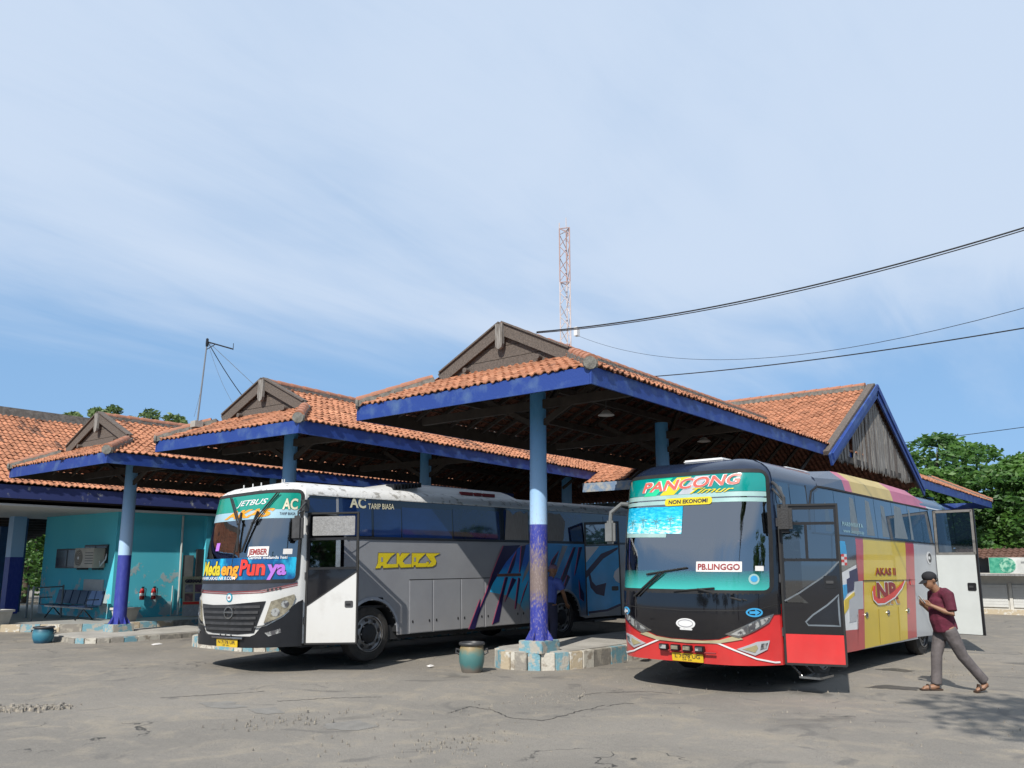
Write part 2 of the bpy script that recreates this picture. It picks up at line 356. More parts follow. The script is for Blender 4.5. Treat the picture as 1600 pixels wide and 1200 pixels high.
def tiles(parent, O, U, V, urange, vmax, seed=0, tw=.165, th=.215, stain_shade=.29, name='roof_tiles', keep=None):
    """pan tiles laid course by course on a slope: O eave corner, U along the eave, V up the slope (unit vectors)"""
    O = Vector(O); U = Vector(U).normalized(); V = Vector(V).normalized(); Nn = U.cross(V)
    if Nn.z < 0: Nn = -Nn
    rnd = random.Random(seed); vs = []; fs = []; cs = []
    prof = [(0., .0), (.2, .030), (.4, .034), (.6, .010), (.8, -.008), (1.03, .004)]
    nc = int(math.ceil(vmax/th))
    for j in range(nc):
        v0 = j*th; 
        v1 = min(v0+th*1.18, vmax+.04)
        u0, u1 = urange(min(v0+th*.4, vmax))
        if u1-u0 < .05: continue
        n0 = math.floor(u0/tw); n1 = math.ceil(u1/tw)
        for i in range(n0, n1):
            a = max(i*tw, u0-.04); b = min((i+1)*tw, u1+.04)
            if b-a < .02: continue
            dz = rnd.uniform(-.008, .010); dv = rnd.uniform(-.026, .018); tl = rnd.uniform(-.010, .010)
            if rnd.random() < .02: dv -= .04
            wp = O+U*(a+b)*.5+V*(v0+.1)
            if keep and not keep(wp): continue
            s = mnoise.noise(wp*.55+Vector((seed*3.1, 0, 0)))*.6+mnoise.noise(wp*1.9)*.45+rnd.uniform(-.35, .35)
            g = rnd.uniform(.72, 1.12)
            base = (.41*g, .182*g, .103*g)
            if s > stain_shade: k = min(1, (s-stain_shade)*3.2); base = tuple(lerp(c, d, k*.85) for c, d in zip(base, (.085, .052, .041)))
            elif s < -.45: base = tuple(c*d for c, d in zip(base, (1.12, 1.18, 1.2)))
            i0 = len(vs)
            for (q, h) in prof:
                uu = a+(b-a)*q
                lift = .030+dz+tl*q
                for (vv, hh) in ((v0+dv, h+lift), (v0+dv, h+lift-.020), (v1, h+.004)):
                    vs.append(tuple(O+U*uu+V*vv+Nn*hh))
            for q in range(len(prof)-1):
                x = i0+q*3; y = x+3
                fs.append((x, y, y+2, x+2)); fs.append((x+1, y+1, y, x))
            cs += [(*base, 1)]*(len(prof)*3)
            i1 = len(vs)                                     # darker underside of the same tile
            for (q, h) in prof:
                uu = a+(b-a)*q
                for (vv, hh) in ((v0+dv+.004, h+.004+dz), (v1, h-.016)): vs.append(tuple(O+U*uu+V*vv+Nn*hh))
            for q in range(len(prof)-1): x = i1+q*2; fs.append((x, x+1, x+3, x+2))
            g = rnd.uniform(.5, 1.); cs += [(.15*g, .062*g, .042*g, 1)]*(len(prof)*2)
    me = bpy.data.meshes.new(name); me.from_pydata(vs, [], fs)
    ca = me.color_attributes.new('tint', 'FLOAT_COLOR', 'POINT'); ca.data.foreach_set('color', np.array(cs, 'f').ravel())
    o = link(name, me, parent, TILE); o['kind'] = 'stuff'
    return o
_cap = {}
def cap_mesh(l=.36, r=.105):
    if (l, r) in _cap: return _cap[l, r]
    mb = MB(); n = 8
    for s_, rr in ((0, r*1.08), (l+.04, r*.92)):
        for k in range(n+1):
            a = PI*k/n; mb.v.append((s_, math.cos(a)*rr, math.sin(a)*rr*.9))
    for k in range(n): mb.f.append((k, k+1, n+2+k, n+1+k))
    mb.f.append(tuple(range(n+1)))
    me = mb.mesh('ridge_tile'); me.materials.append(CAP); _cap[l, r] = me; return me
def caps(parent, a, b, l=.36, r=.105, mort=True):
    a = Vector(a); b = Vector(b); d = b-a; n = max(1, int(d.length/l)); d.normalize()
    q = d.to_track_quat('X', 'Z')
    if mort:
        mb = MB(); mb.bar(a-Vector((0, 0, .02)), b-Vector((0, 0, .02)), r*2.05, .13); mb.build('mortar', CONCD, parent)
    for k in range(n):
        o = link('ridge_tile', cap_mesh(l, r), parent); o.location = a+d*l*k+Vector((0, 0, .035)); o.rotation_mode = 'QUATERNION'
        j = random.uniform(-.04, .04); o.rotation_quaternion = q @ Matrix.Rotation(j, 3, 'Z').to_quaternion()
def column_mat(name, zp, wear):
    m = bpy.data.materials.new(name); m.use_nodes = True; t = m.node_tree; L = t.links.new; b = t.nodes['Principled BSDF']
    tc = N(t, 'ShaderNodeTexCoord'); sp = N(t, 'ShaderNodeSeparateXYZ'); L(tc.outputs['Object'], sp.inputs[0])
    def st(z, w=.004, up=True):
        r = N(t, 'ShaderNodeMapRange'); L(sp.outputs[2], r.inputs[0]); r.inputs[1].default_value = z-w; r.inputs[2].default_value = z+w
        if not up: r.inputs[3].default_value = 1; r.inputs[4].default_value = 0
        return r.outputs[0]
    n = N(t, 'ShaderNodeTexNoise'); mp = N(t, 'ShaderNodeMapping'); L(tc.outputs['Object'], mp.inputs[0]); mp.inputs['Scale'].default_value = (6, 6, 2.5); L(mp.outputs[0], n.inputs['Vector']); n.inputs['Scale'].default_value = 2.5; n.inputs['Detail'].default_value = 7; n.inputs['Roughness'].default_value = .65
    def mix(f, a, c):
        x = N(t, 'ShaderNodeMix', data_type='RGBA'); L(f, x.inputs[0])
        for s, i in ((a, 6), (c, 7)):
            if isinstance(s, tuple): x.inputs[i].default_value = (*s, 1)
            else: L(s, x.inputs[i])
        return x.outputs[2]
    mr = N(t, 'ShaderNodeMapRange'); L(n.outputs[0], mr.inputs[0]); mr.inputs[1].default_value = .4; mr.inputs[2].default_value = .7
    lower = mix(mr.outputs[0], (.026, .036, .26), (.05, .065, .31))
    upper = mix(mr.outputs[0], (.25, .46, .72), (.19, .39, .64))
    upper = mix(st(3.5, 1.0), (.36, .53, .74), mix(mr.outputs[0], (.075, .27, .52), (.06, .24, .48)))  # deepens towards the top: canopy shade put into the paint colour
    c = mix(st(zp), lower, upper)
    if wear:
        # rubbed-off paint: brown metal showing between hand height and shoulder height
        r1 = st(1.15, .22); r2 = st(2.0, .4, False); mu = N(t, 'ShaderNodeMath', operation='MULTIPLY'); L(r1, mu.inputs[0]); L(r2, mu.inputs[1])
        n2 = N(t, 'ShaderNodeTexNoise'); L(mp.outputs[0], n2.inputs['Vector']); n2.inputs['Scale'].default_value = 7; n2.inputs['Detail'].default_value = 8
        a2 = N(t, 'ShaderNodeMath', operation='MULTIPLY_ADD'); L(mu.outputs[0], a2.inputs[0]); a2.inputs[1].default_value = .55; L(n2.outputs[0], a2.inputs[2])
        r3 = N(t, 'ShaderNodeMapRange'); L(a2.outputs[0], r3.inputs[0]); r3.inputs[1].default_value = .62; r3.inputs[2].default_value = .95
        c = mix(r3.outputs[0], c, (.17, .13, .12))
        r4 = st(2.6, .5, False); m5 = N(t, 'ShaderNodeMath', operation='MULTIPLY'); L(r4, m5.inputs[0]); r5 = N(t, 'ShaderNodeMapRange'); L(n2.outputs[0], r5.inputs[0]); r5.inputs[1].default_value = .52; r5.inputs[2].default_value = .66; L(r5.outputs[0], m5.inputs[1])
        m6 = N(t, 'ShaderNodeMath', operation='MULTIPLY'); L(m5.outputs[0], m6.inputs[0]); m6.inputs[1].default_value = .5
        c = mix(m6.outputs[0], c, (.33, .27, .27))
    L(c, b.inputs['Base Color']); b.inputs['Roughness'].default_value = .5
    bp = N(t, 'ShaderNodeBump'); bp.inputs['Strength'].default_value = .15; bp.inputs['Distance'].default_value = .01; L(n.outputs[0], bp.inputs['Height']); L(bp.outputs[0], b.inputs['Normal'])
    return m
def column(parent, x, y, z0, z1, m, base=True, r=.155, plz=.19):
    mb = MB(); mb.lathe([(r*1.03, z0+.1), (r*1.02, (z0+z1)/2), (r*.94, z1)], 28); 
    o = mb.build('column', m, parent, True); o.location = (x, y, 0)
    if base:
        g = MB()
        for k in range(8):
            a = 2*PI*k/8+.2; c, s = math.cos(a), math.sin(a)
            g.face((c*r*.98, s*r*.98, z0+plz+.20), (c*r*.98, s*r*.98, z0+plz+.003), (c*(r+.11), s*(r+.11), z0+plz+.003))
        b = g.build('gusset', m, o)
        MB().box(-.27, .27, -.25, .25, z0-.02, z0+plz).build('plinth', KBLUE if x < 3 else KWHITE, o, bevel=.012)
    return o
def canopy(name, label, corner, w, length, zf, pitch, g, rz, colspec, fh=.28, seed=1, cmat=None, gw=.15, rear=None, base=True):
    """open bus-bay shelter: hipped front with a boarded gablet, tiled slopes, fascias, rafters, columns.
       local: x runs back from the front fascia, y to the left from the right fascia"""
    t = thing(name, label, 'canopy', (corner[0], corner[1], 0), rz)
    ze = zf+fh-.005; sl = math.hypot(1, pitch); h = w/2
    zr = ze+h*pitch
    # fascias
    def fascia(a, b, inn, m=FASC):
        o = MB().bar((*a, zf+fh/2), (*b, zf+fh/2), .035, fh).build('fascia_board', m, t); o.data.materials.append(WOODD)
        for p in o.data.polygons:
            if p.normal.dot(Vector(inn)) > .5: p.material_index = 1       # the inner face is bare timber
    fascia((.02, .04), (.02, w-.04), (1, 0, 0)); fascia((.0, .018), (length, .018), (0, 1, 0)); fascia((.0, w-.018), (length, w-.018), (0, -1, 0))
    # slopes
    tiles(t, (0, 0, ze), (0, 1, 0), (1, 0, pitch), lambda v: (v/sl, w-v/sl), g*sl, seed)
    ro = g-gw
    def ur(v):
        d = v/sl
        return ((d if d < ro else ro) if d < g else ro, length)
    tiles(t, (0, -.03, ze), (1, 0, 0), (0, 1, pitch), ur, (h+.03)*sl, seed+1)
    tiles(t, (0, w+.03, ze), (1, 0, 0), (0, -1, pitch), ur, (h+.03)*sl, seed+2)
    # hips and ridge
    for s_ in (0, 1):
        ya = 0 if s_ == 0 else w; yb = g-.25 if s_ == 0 else w-g+.25
        caps(t, (.0, ya, ze+.06), (g-.25, yb, ze+.06+(g-.25)*pitch), .30, .10)
        e = MB(); e.lathe([(.001, -.03), (.105, -.03), (.11, .02)], 12, axis='x'); q = e.build('hip_end', CONCD, t); q.location = (-.01, ya+(.02 if s_ == 0 else -.02), ze+.05); q.rotation_euler = (0, 0, PI/4 if s_ == 0 else -PI/4)
    caps(t, (ro-.02, h, zr+.05), (length, h, zr+.05), .36, .105)
    # gablet: boards laid level, cut to the triangle
    zb = ze+g*pitch+.02; hw = h-g
    top = zr-.03; nb = 2 if w < 6 else 3
    for k in range(nb+1):
        z0 = lerp(zb-.1, top, k/(nb+1)) ; z1 = lerp(zb-.1, top, (k+1)/(nb+1))-.012
        y0 = max(0, (top-z0)/pitch-.05); y1 = max(0, (top-z1)/pitch-.05)
        poly = [(h-y0, z0), (h+y0, z0), (h+y1, z1), (h-y1, z1)] if y1 > .02 else [(h-y0, z0), (h+y0, z0), (h, z1)]
        MB().prism([(p[0], p[1]) for p in poly], 0, .022, Matrix(((0, 1, 0, ro+.015+.006*k), (1, 0, 0, 0), (0, 0, 1, 0), (0, 0, 0, 1)))).build('gable_board', WOODG, t)
    # barge boards and king piece
    for s_ in (-1, 1):
        a = Vector((ro-.045, h+s_*(hw+.15), zr+.03-(hw+.15)*pitch)); b = Vector((ro-.045, h+s_*.03, zr+.04))
        mb = MB(); mb.bar(a, b, .035, .235); bb = mb.build('barge_board', WOODG, t)
        mb = MB(); mb.bar(a+Vector((.02, 0, .13)), b+Vector((.02, 0, .13)), .15, .03); mb.build('barge_cap', WOODG, bb)
        # purlin end
        mb = MB(); mb.lathe([(.001, 0), (.05, 0), (.05, .3), (.001, .3)], 10, axis='x'); q = mb.build('purlin_end', WOODG, t); q.location = (ro-.10, h+s_*hw*.62, zr-hw*.62*pitch-.22)
    kp = [(-.085, .13), (.085, .13), (.085, -.26), (.06, -.33), (0, -.36), (-.06, -.33), (-.085, -.26)]
    M = Matrix(((0, 1, 0, ro-.12), (1, 0, 0, h), (0, 0, 1, zr), (0, 0, 0, 1)))
    k = MB().prism(kp, 0, .06, M).build('king_post', WOODL, t)
    # roof timber below the tiles
    zt = ze-.02
    rm = MB().bar((0, .05, -.06+.05*pitch), (0, h-.02, -.06+(h-.02)*pitch), .05, .075).mesh('rafter'); rm.materials.append(WOODD)
    rm2 = MB().bar((0, -.05, -.06+.05*pitch), (0, -h+.02, -.06+(h-.02)*pitch), .05, .075).mesh('rafter'); rm2.materials.append(WOODD)
    n = int(length/.52)
    for i in range(1, n):
        x = i*.52
        if x < g:
            for (ya, s_) in ((0, 1), (w, -1)):
                MB().bar((x, ya+s_*.05, zt-.06+.05*pitch), (x, ya+s_*x, zt-.06+x*pitch), .05, .075).build('rafter', WOODD, t)
        else:
            o = link('rafter', rm, t); o.location = (x, 0, zt)
            o = link('rafter', rm2, t); o.location = (x, w, zt)
    for i in range(1, int(w/.52)):
        y = i*.52; d = min(y, w-y, g)
        MB().bar((.05, y, zt-.06+.05*pitch), (d, y, zt-.06+d*pitch), .05, .075).build('rafter', WOODD, t)
    bt = MB(); k = 0
    while True:
        d = .12+k*.215
        if d > h-.05: break
        xa = min(d, g)
        bt.bar((xa, d, zt-.012+d*pitch), (length, d, zt-.012+d*pitch), .03, .022); bt.bar((xa, w-d, zt-.012+d*pitch), (length, w-d, zt-.012+d*pitch), .03, .022)
        if d < g: bt.bar((d, d, zt-.012+d*pitch), (d, w-d, zt-.012+d*pitch), .03, .022)
        k += 1
    o = bt.build('battens', WOODD, t); o['kind'] = 'stuff'
    for f in (.36, .72, 1.0):
        for s_ in ((0, 1), (1, -1)):
            if f == 1.0 and s_[0]: continue
            d = h*f; y = d if s_[0] == 0 else w-d
            xa = min(d, g)
            MB().bar((xa+.03, y, zt-.16+d*pitch), (length, y, zt-.16+d*pitch), .09, .14).build('purlin', WOODD, t)
    for s_ in (0, 1):
        MB().bar((.05, .05 if s_ == 0 else w-.05, zt-.1), (g+.6, g+.6 if s_ == 0 else w-g-.6, zt-.1+(g+.6)*pitch), .08, .13).build('hip_rafter', WOODD, t)
    # columns carry a tie beam and two struts each
    for (cx, cy, z0, zc, bs) in colspec:
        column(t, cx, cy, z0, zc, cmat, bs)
        MB().bar((cx, .25, zf+.16), (cx, w-.25, zf+.16), .1, .16).build('tie_beam', WOODD, t)
        for s_ in (-1, 1):
            MB().bar((cx, cy, zf-.25), (cx, cy+s_*(h*.62), zf+.12+(h*.38)*pitch), .06, .10).build('strut', WOODD, t)
            if s_ > 0: MB().bar((cx, cy, zf-.2), (cx+s_*1.1, cy, zf+.1+h*.8*pitch), .06, .10).build('strut', WOODD, t)
    return t
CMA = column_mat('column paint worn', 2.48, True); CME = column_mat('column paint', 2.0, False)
A = canopy('bus_canopy', 'largest tiled canopy with grey boarded gable above the teal-fronted bus', (10.4, 6.72), 5.38, 14.0, 4.5, .475, 1.30, 0, [(1.58, 2.2, .29, 4.95, True), (6.3, 2.2, .25, 4.95, False)], seed=10, cmat=CMA)
D = canopy('bus_canopy', 'middle tiled canopy with boarded gable above the white and grey bus', (9.65, 12.89), 4.82, 13.8, 4.25, .475, 1.17, rad(3), [(1.6, 2.15, .2, 4.7, False), (6.1, 2.15, .2, 4.7, False)], fh=.25, seed=20, cmat=CME)
E_ = canopy('bus_canopy', 'leftmost tiled canopy with small boarded gable beside the turquoise building', (8.69, 18.45), 5.3, 14.6, 4.0, .44, 1.15, 0, [(1.83, 2.46, .12, 4.4, True), (6.2, 2.46, .12, 4.4, False)], fh=.25, seed=30, cmat=CME)

# ------------------------------------------------------------ the cross hall behind the canopies, gable end to the right
def hall():
    t = thing('station_hall', 'tall cross roof with plank gable behind the teal-fronted bus', 'building', (25.8, 6.6, 0))
    zr = 6.98; p = .53; y1 = 21.
    we = 5.4; sl = math.hypot(1, p); ze = zr-we*p
    # -x slope and +x slope
    def keep(q):
        # leave out what lies under the three wings
        Y = q.y+6.6
        for (ya, yb, zz) in ((6.7, 12.1, 4.78), (13.5, 18.3, 4.5), (18.45, 23.75, 4.25)):
            if ya < Y < yb and q.z < zz+.49*min(Y-ya, yb-Y)-.02: return False
        return True
    tiles(t, (-we, .12, ze), (0, 1, 0), (1, 0, p), lambda v: (0, y1), we*sl, 41, stain_shade=.46, keep=keep)
    tiles(t, (4.95, .12, zr-4.95*p), (0, 1, 0), (-1, 0, p), lambda v: (0, y1), 4.95*sl, 42)
    caps(t, (0, .25, zr+.06), (0, 9, zr+.06), .36, .11)
    MB().bar((-we-.0, 5.2, ze-.13), (-we, 6.95, ze-.13), .04, .26).build('fascia_board', FASCP, t)
    # rafters of the near slope (seen from below)
    rm = MB().bar((-we+.05, 0, ze-.09), (0, 0, zr-.09), .05, .08).mesh('rafter'); rm.materials.append(WOODD)
    for i in range(1, 34):
        o = link('rafter', rm, t); o.location = (0, i*.55, 0)
    # barge boards
    yb = -.02
    for (xe, nm) in ((-4.75, 1), (5.05, 2)):
        zl = zr-abs(xe)*p
        MB().bar((xe, yb-.03, zl-.12), (0, yb-.03, zr-.12), .05, .30).build('barge_board', FASC, t)
        MB().bar((xe*.98, yb-.075, zl-.02), (0, yb-.075, zr+.03), .04, .17).build('barge_board', FASC, t)
        MB().bar((xe, yb+.10, zl+.06), (0, yb+.10, zr+.10), .20, .10).build('verge_board', WOODG, t)
    # vertical planks with pointed ends
    rnd = random.Random(5); x = -4.35; k = 0
    while x < 4.5:
        wd = .165+rnd.uniform(-.01, .012)
        xc = x+wd/2; zt = zr-.30-max(abs(x), abs(x+wd))*p
        zb = 4.42+rnd.uniform(-.05, .05)
        if zt > zb+.12 and abs(xc+2.55) > .1:
            q = [(x+.006, zb+.12), (xc, zb-.03), (x+wd-.006, zb+.12), (x+wd-.006, zt), (x+.006, zt)]
            o = MB().prism(q, 0, .02).build('plank', WOODL if rnd.random() < .8 else WOODG, t); o.location = (0, .06+rnd.uniform(0, .015), 0); o.rotation_euler = (0, rnd.uniform(-.008, .008), 0)
        x += wd; k += 1
    # end of the eave beam, posts inside
    MB().bar((-4.3, .12, 4.55), (4.3, .12, 4.55), .1, .16).build('tie_beam', WOODD, t)
    for (x, y) in ((-4.0, 3.4), (-4.0, 8.5), (-4., 13.), (4, 3.4)):
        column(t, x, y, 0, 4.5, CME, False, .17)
    wl = mat('dull hall wall', (.20, .24, .25), .85, vs=2, var=.4)
    MB().box(4.6, 4.75, 2.0, y1, 0, 4.35).build('back_wall', wl, t)
    MB().box(-3.6, 4.6, y1-.2, y1, 0, 4.3).build('end_wall', wl, t)
    return t
hall()
def rear_wing():
    t = thing('rear_wing_roof', 'low tiled wing roof with dark fascia right of the plank gable', 'roof', (30.9, 6.9, 0))
    L_ = 15.6; p = .5; sl = math.hypot(1, p); ze = 4.76
    tiles(t, (0, -.02, ze), (1, 0, 0), (0, 1, p), lambda v: (max(0, 0), L_-max(0, v/sl-.0)), 2.4*sl, 51, stain_shade=.7)
    MB().bar((0, .0, 4.60), (L_-.1, .0, 4.60), .04, .30).build('fascia_board', FASC, t)
    MB().bar((L_-.1, .02, 4.60), (L_-.1, 4.8, 4.60), .04, .30).build('fascia_board', FASC, t)
    tiles(t, (0, 4.8, ze), (1, 0, 0), (0, -1, p), lambda v: (0, L_-v/sl), 2.4*sl, 52)
    caps(t, (L_, 0, ze+.06), (L_-2.3, 2.3, ze+.06+2.3*p), .36, .11)
    rm = MB().bar((0, .05, 4.68), (0, 2.4, 4.68+2.35*p), .05, .08).mesh('rafter'); rm.materials.append(WOODD)
    for i in range(1, 29): o = link('rafter', rm, t); o.location = (i*.54, 0, 0)
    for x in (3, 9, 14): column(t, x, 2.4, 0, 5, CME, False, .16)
rear_wing()
# ============================================================ buses: a body surface addressed by (a, z)
class Shell:
    """a = metres along the plan outline: 0 at the near front pillar, >0 back along the near side, <0 round the front; z = height"""
    def __init__(s, Wd, sw, pw, Ln, zroof, rake, zedge, crown=.5):
        s.W, s.s, s.L, s.zroof, s.rake, s.zedge, s.crown = Wd, sw, Ln, zroof, rake, zedge, crown
        rr = .3; P = []
        for k in range(6): P.append((Ln, Wd/2-(Wd/2-rr)*k/5))
        for k in range(1, 9): a = k/8*PI/2; P.append((Ln-rr+rr*math.cos(a), rr-rr*math.sin(a)))
        n = 40
        for k in range(1, n+1): P.append((Ln-rr+(sw-Ln+rr)*k/n, 0))
        i0 = len(P)-1
        n = 120
        for k in range(1, n+1):
            t = -math.cos(PI*k/n); P.append((sw*abs(t)**pw, (t+1)/2*Wd))
        i1 = len(P)-1
        n = 40
        for k in range(1, n+1): P.append((sw+(Ln-rr-sw)*k/n, Wd))
        for k in range(1, 9): a = k/8*PI/2; P.append((Ln-rr+rr*math.sin(a), Wd-rr+rr*math.cos(a)))
        for k in range(1, 6): P.append((Ln, Wd-rr-(Wd/2-rr)*k/5))
        P = np.array(P); d = np.hypot(*np.diff(P, axis=0).T); c = np.concatenate([[0], np.cumsum(d)])
        A = c[i0]-c
        T = np.gradient(P, c, axis=0); T /= np.hypot(T[:, 0], T[:, 1])[:, None]
        Nn = np.stack([T[:, 1], -T[:, 0]], 1)          # outward
        if Nn[i0-10, 1] > 0: Nn = -Nn
        for _ in range(2):
            Nn[1:-1] = (Nn[:-2]+2*Nn[1:-1]+Nn[2:])/4
        Nn /= np.hypot(Nn[:, 0], Nn[:, 1])[:, None]
        o = np.argsort(A); s.A, s.P, s.N = A[o], P[o], Nn[o]
        s.af = A[i1]; s.amin, s.amax = s.A[0], s.A[-1]
    def inset(s, z):
        v = .05*max(0, min(1, (z-2.1)/.9))
        if z > s.zedge:
            k = min(1, (z-s.zedge)/(s.zroof-s.zedge)); v += s.crown*(1-math.sqrt(max(0, 1-k*k)))
        return v
    def __call__(s, a, z, off=0.):
        x = np.interp(a, s.A, s.P[:, 0]); y = np.interp(a, s.A, s.P[:, 1]); nx = np.interp(a, s.A, s.N[:, 0]); ny = np.interp(a, s.A, s.N[:, 1])
        i = off-s.inset(z); wf = max(0., -nx)
        zz = z
        return (float(x+nx*i+s.rake(z)*wf), float(y+ny*i), zz)
    def a_of_y(s, y):
        """outline coordinate of a point on the front, y metres from the near side"""
        lo, hi = s.af, 0.
        for _ in range(40):
            m = (lo+hi)/2
            if np.interp(m, s.A, s.P[:, 1]) > y: lo = m
            else: hi = m
        return (lo+hi)/2
def smooth(z, a, b):
    t = max(0, min(1, (z-a)/(b-a))); return t*t*(3-2*t)
SH1 = Shell(2.58, .77, 5.0, 11.3, 3.22, lambda z: .03*max(0, .9-z)+.26*max(0, (z-1.3)/1.7)**1.25, 2.98, .55)
SH2 = Shell(2.58, .68, 4.6, 10.6, 3.36, lambda z: .12*max(0, .9-z)+.30*max(0, (z-1.2)/2.)**1.3, 3.0, .6)
def grid_poly(poly, da=.10, dz=.25):
    """flat polygon cut into strips so that it can follow a curved surface"""
    bm = bmesh.new(); bm.faces.new([bm.verts.new((p[0], 0, p[1])) for p in poly])
    a0, a1 = min(p[0] for p in poly), max(p[0] for p in poly); z0, z1 = min(p[1] for p in poly), max(p[1] for p in poly)
    def cut(co, no):
        bmesh.ops.bisect_plane(bm, geom=bm.verts[:]+bm.edges[:]+bm.faces[:], plane_co=co, plane_no=no, dist=1e-5)
    if da:
        k = math.floor(a0/da)+1
        while k*da < a1-1e-4: cut((k*da, 0, 0), (1, 0, 0)); k += 1
    if dz:
        k = math.floor(z0/dz)+1
        while k*dz < z1-1e-4: cut((0, 0, k*dz), (0, 0, 1)); k += 1
    return bm
def patch(sh, name, poly, m, parent, off=.006, thick=.006, da=None, dz=.3, sm=True):
    """a piece of skin, glass or foil lying on the body"""
    if da is None: da = .07 if min(p[0] for p in poly) < 0 else 0
    if min(p[0] for p in poly) < 0 and dz > .15: dz = .15
    bm = grid_poly(poly, da, dz)
    be = [e for e in bm.edges if len(e.link_faces) == 1]
    lo = {}
    for v in {v for e in be for v in e.verts}: lo[v] = bm.verts.new(sh(v.co.x, v.co.z, off-thick))
    for v in [v for v in bm.verts if v not in lo.values()]: v.co = Vector(sh(v.co.x, v.co.z, off))
    if thick > 0:
        for e in be:
            a, b = e.verts; 
            try: bm.faces.new((a, b, lo[b], lo[a]))
            except ValueError: pass
    bmesh.ops.recalc_face_normals(bm, faces=bm.faces)
    me = bpy.data.meshes.new(name); bm.to_mesh(me); bm.free()
    if sm:
        for p in me.polygons: p.use_smooth = True
        me.set_sharp_from_angle(angle=rad(30))
    return link(name, me, parent, m)
def rrect(a0, a1, z0, z1, r=.06, n=4, rs=None):
    out = []; rs = rs or [r]*4
    for (cx, cz, s0, rr) in ((a1, z0, -PI/2, rs[0]), (a1, z1, 0, rs[1]), (a0, z1, PI/2, rs[2]), (a0, z0, PI, rs[3])):
        ix = cx-rr if s0 in (-PI/2, 0) else cx+rr; iz = cz+rr if s0 in (-PI/2, PI) else cz-rr
        for k in range(n+1): a = s0+PI/2*k/n; out.append((ix+math.cos(a)*rr, iz+math.sin(a)*rr))
    return out
def frame(sh, name, poly, w, m, parent, off=.012, thick=.02):
    """rubber seal or trim of width w round a closed outline"""
    c = (sum(p[0] for p in poly)/len(poly), sum(p[1] for p in poly)/len(poly)); n = len(poly); mb = MB()
    dens = []
    for i in range(n):
        p, q = poly[i], poly[(i+1) % n]; l = math.hypot(q[0]-p[0], q[1]-p[1]); k = max(1, int(l/.08))
        dens += [(lerp(p[0], q[0], j/k), lerp(p[1], q[1], j/k)) for j in range(k)]
    n = len(dens); ins = []
    for i in range(n):
        a, b = dens[i-1], dens[(i+1) % n]; tx, tz = b[0]-a[0], b[1]-a[1]; l = math.hypot(tx, tz) or 1; nx, nz = -tz/l, tx/l
        ins.append((dens[i][0]+nx*w, dens[i][1]+nz*w))
    for i in range(n):
        j = (i+1) % n
        o1, o2, i1, i2 = dens[i], dens[j], ins[i], ins[j]
        mb.face(sh(*o1, off), sh(*o2, off), sh(*i2, off), sh(*i1, off))
        mb.face(sh(*o1, off-thick), sh(*o2, off-thick), sh(*o2, off), sh(*o1, off)); mb.face(sh(*i1, off), sh(*i2, off), sh(*i2, off-thick), sh(*i1, off-thick))
    return mb.build(name, m, parent)
def strip(sh, name, pts, w, m, parent, off=.012, thick=.012):
    """thin bead along a polyline on the body"""
    d = []
    for i in range(len(pts)-1):
        p, q = pts[i], pts[i+1]; k = max(1, int(math.hypot(q[0]-p[0], q[1]-p[1])/.08)); d += [(lerp(p[0], q[0], j/k), lerp(p[1], q[1], j/k)) for j in range(k)]
    d.append(pts[-1]); L_ = []; R_ = []
    for i, p in enumerate(d):
        a, b = d[max(0, i-1)], d[min(len(d)-1, i+1)]; tx, tz = b[0]-a[0], b[1]-a[1]; l = math.hypot(tx, tz) or 1
        L_.append((p[0]-tz/l*w/2, p[1]+tx/l*w/2)); R_.append((p[0]+tz/l*w/2, p[1]-tx/l*w/2))
    mb = MB()
    for i in range(len(d)-1):
        q = [sh(*L_[i], off), sh(*L_[i+1], off), sh(*R_[i+1], off), sh(*R_[i], off)]; q2 = [sh(*L_[i], off-thick), sh(*L_[i+1], off-thick), sh(*R_[i+1], off-thick), sh(*R_[i], off-thick)]
        mb.face(*q); mb.face(q[0], q[1], q2[1], q2[0]); mb.face(q[3], q[2], q2[2], q2[3])
    return mb.build(name, m, parent)
def lettering(sh, s, a, z, h, m, parent, off=.016, wd=None, bold=0., shear=0., flip=1, slope=0., spacing=1., name='lettering', outline=None, om=None):
    """flat print on the body: a is the left end as one reads it; on the near side one reads towards the rear"""
    def one(mm, b, o, nm):
        me = text_mesh(s, 1., b, shear, spacing); vs = [v.co.copy() for v in me.vertices]
        x0, x1 = min(v.x for v in vs), max(v.x for v in vs); k = h/.73
        kx = k if wd is None else wd/(x1-x0)
        for v, c in zip(me.vertices, vs):
            x = (c.x-x0)*kx; v.co = Vector(sh(a+x*flip, z+c.y*k+slope*x, o))
        me.materials.clear(); return link(nm, me, parent, mm)
    if outline: one(om, bold+outline, off-.004, name+'_outline')
    return one(m, bold, off, name)
def plain(fn): return fn
class Flat:
    """flat panel with the same call as a Shell: u along, z up, offset towards -y"""
    s = 0
    def __call__(s, a, z, off=0.): return (a, -off, z)
FL = Flat()

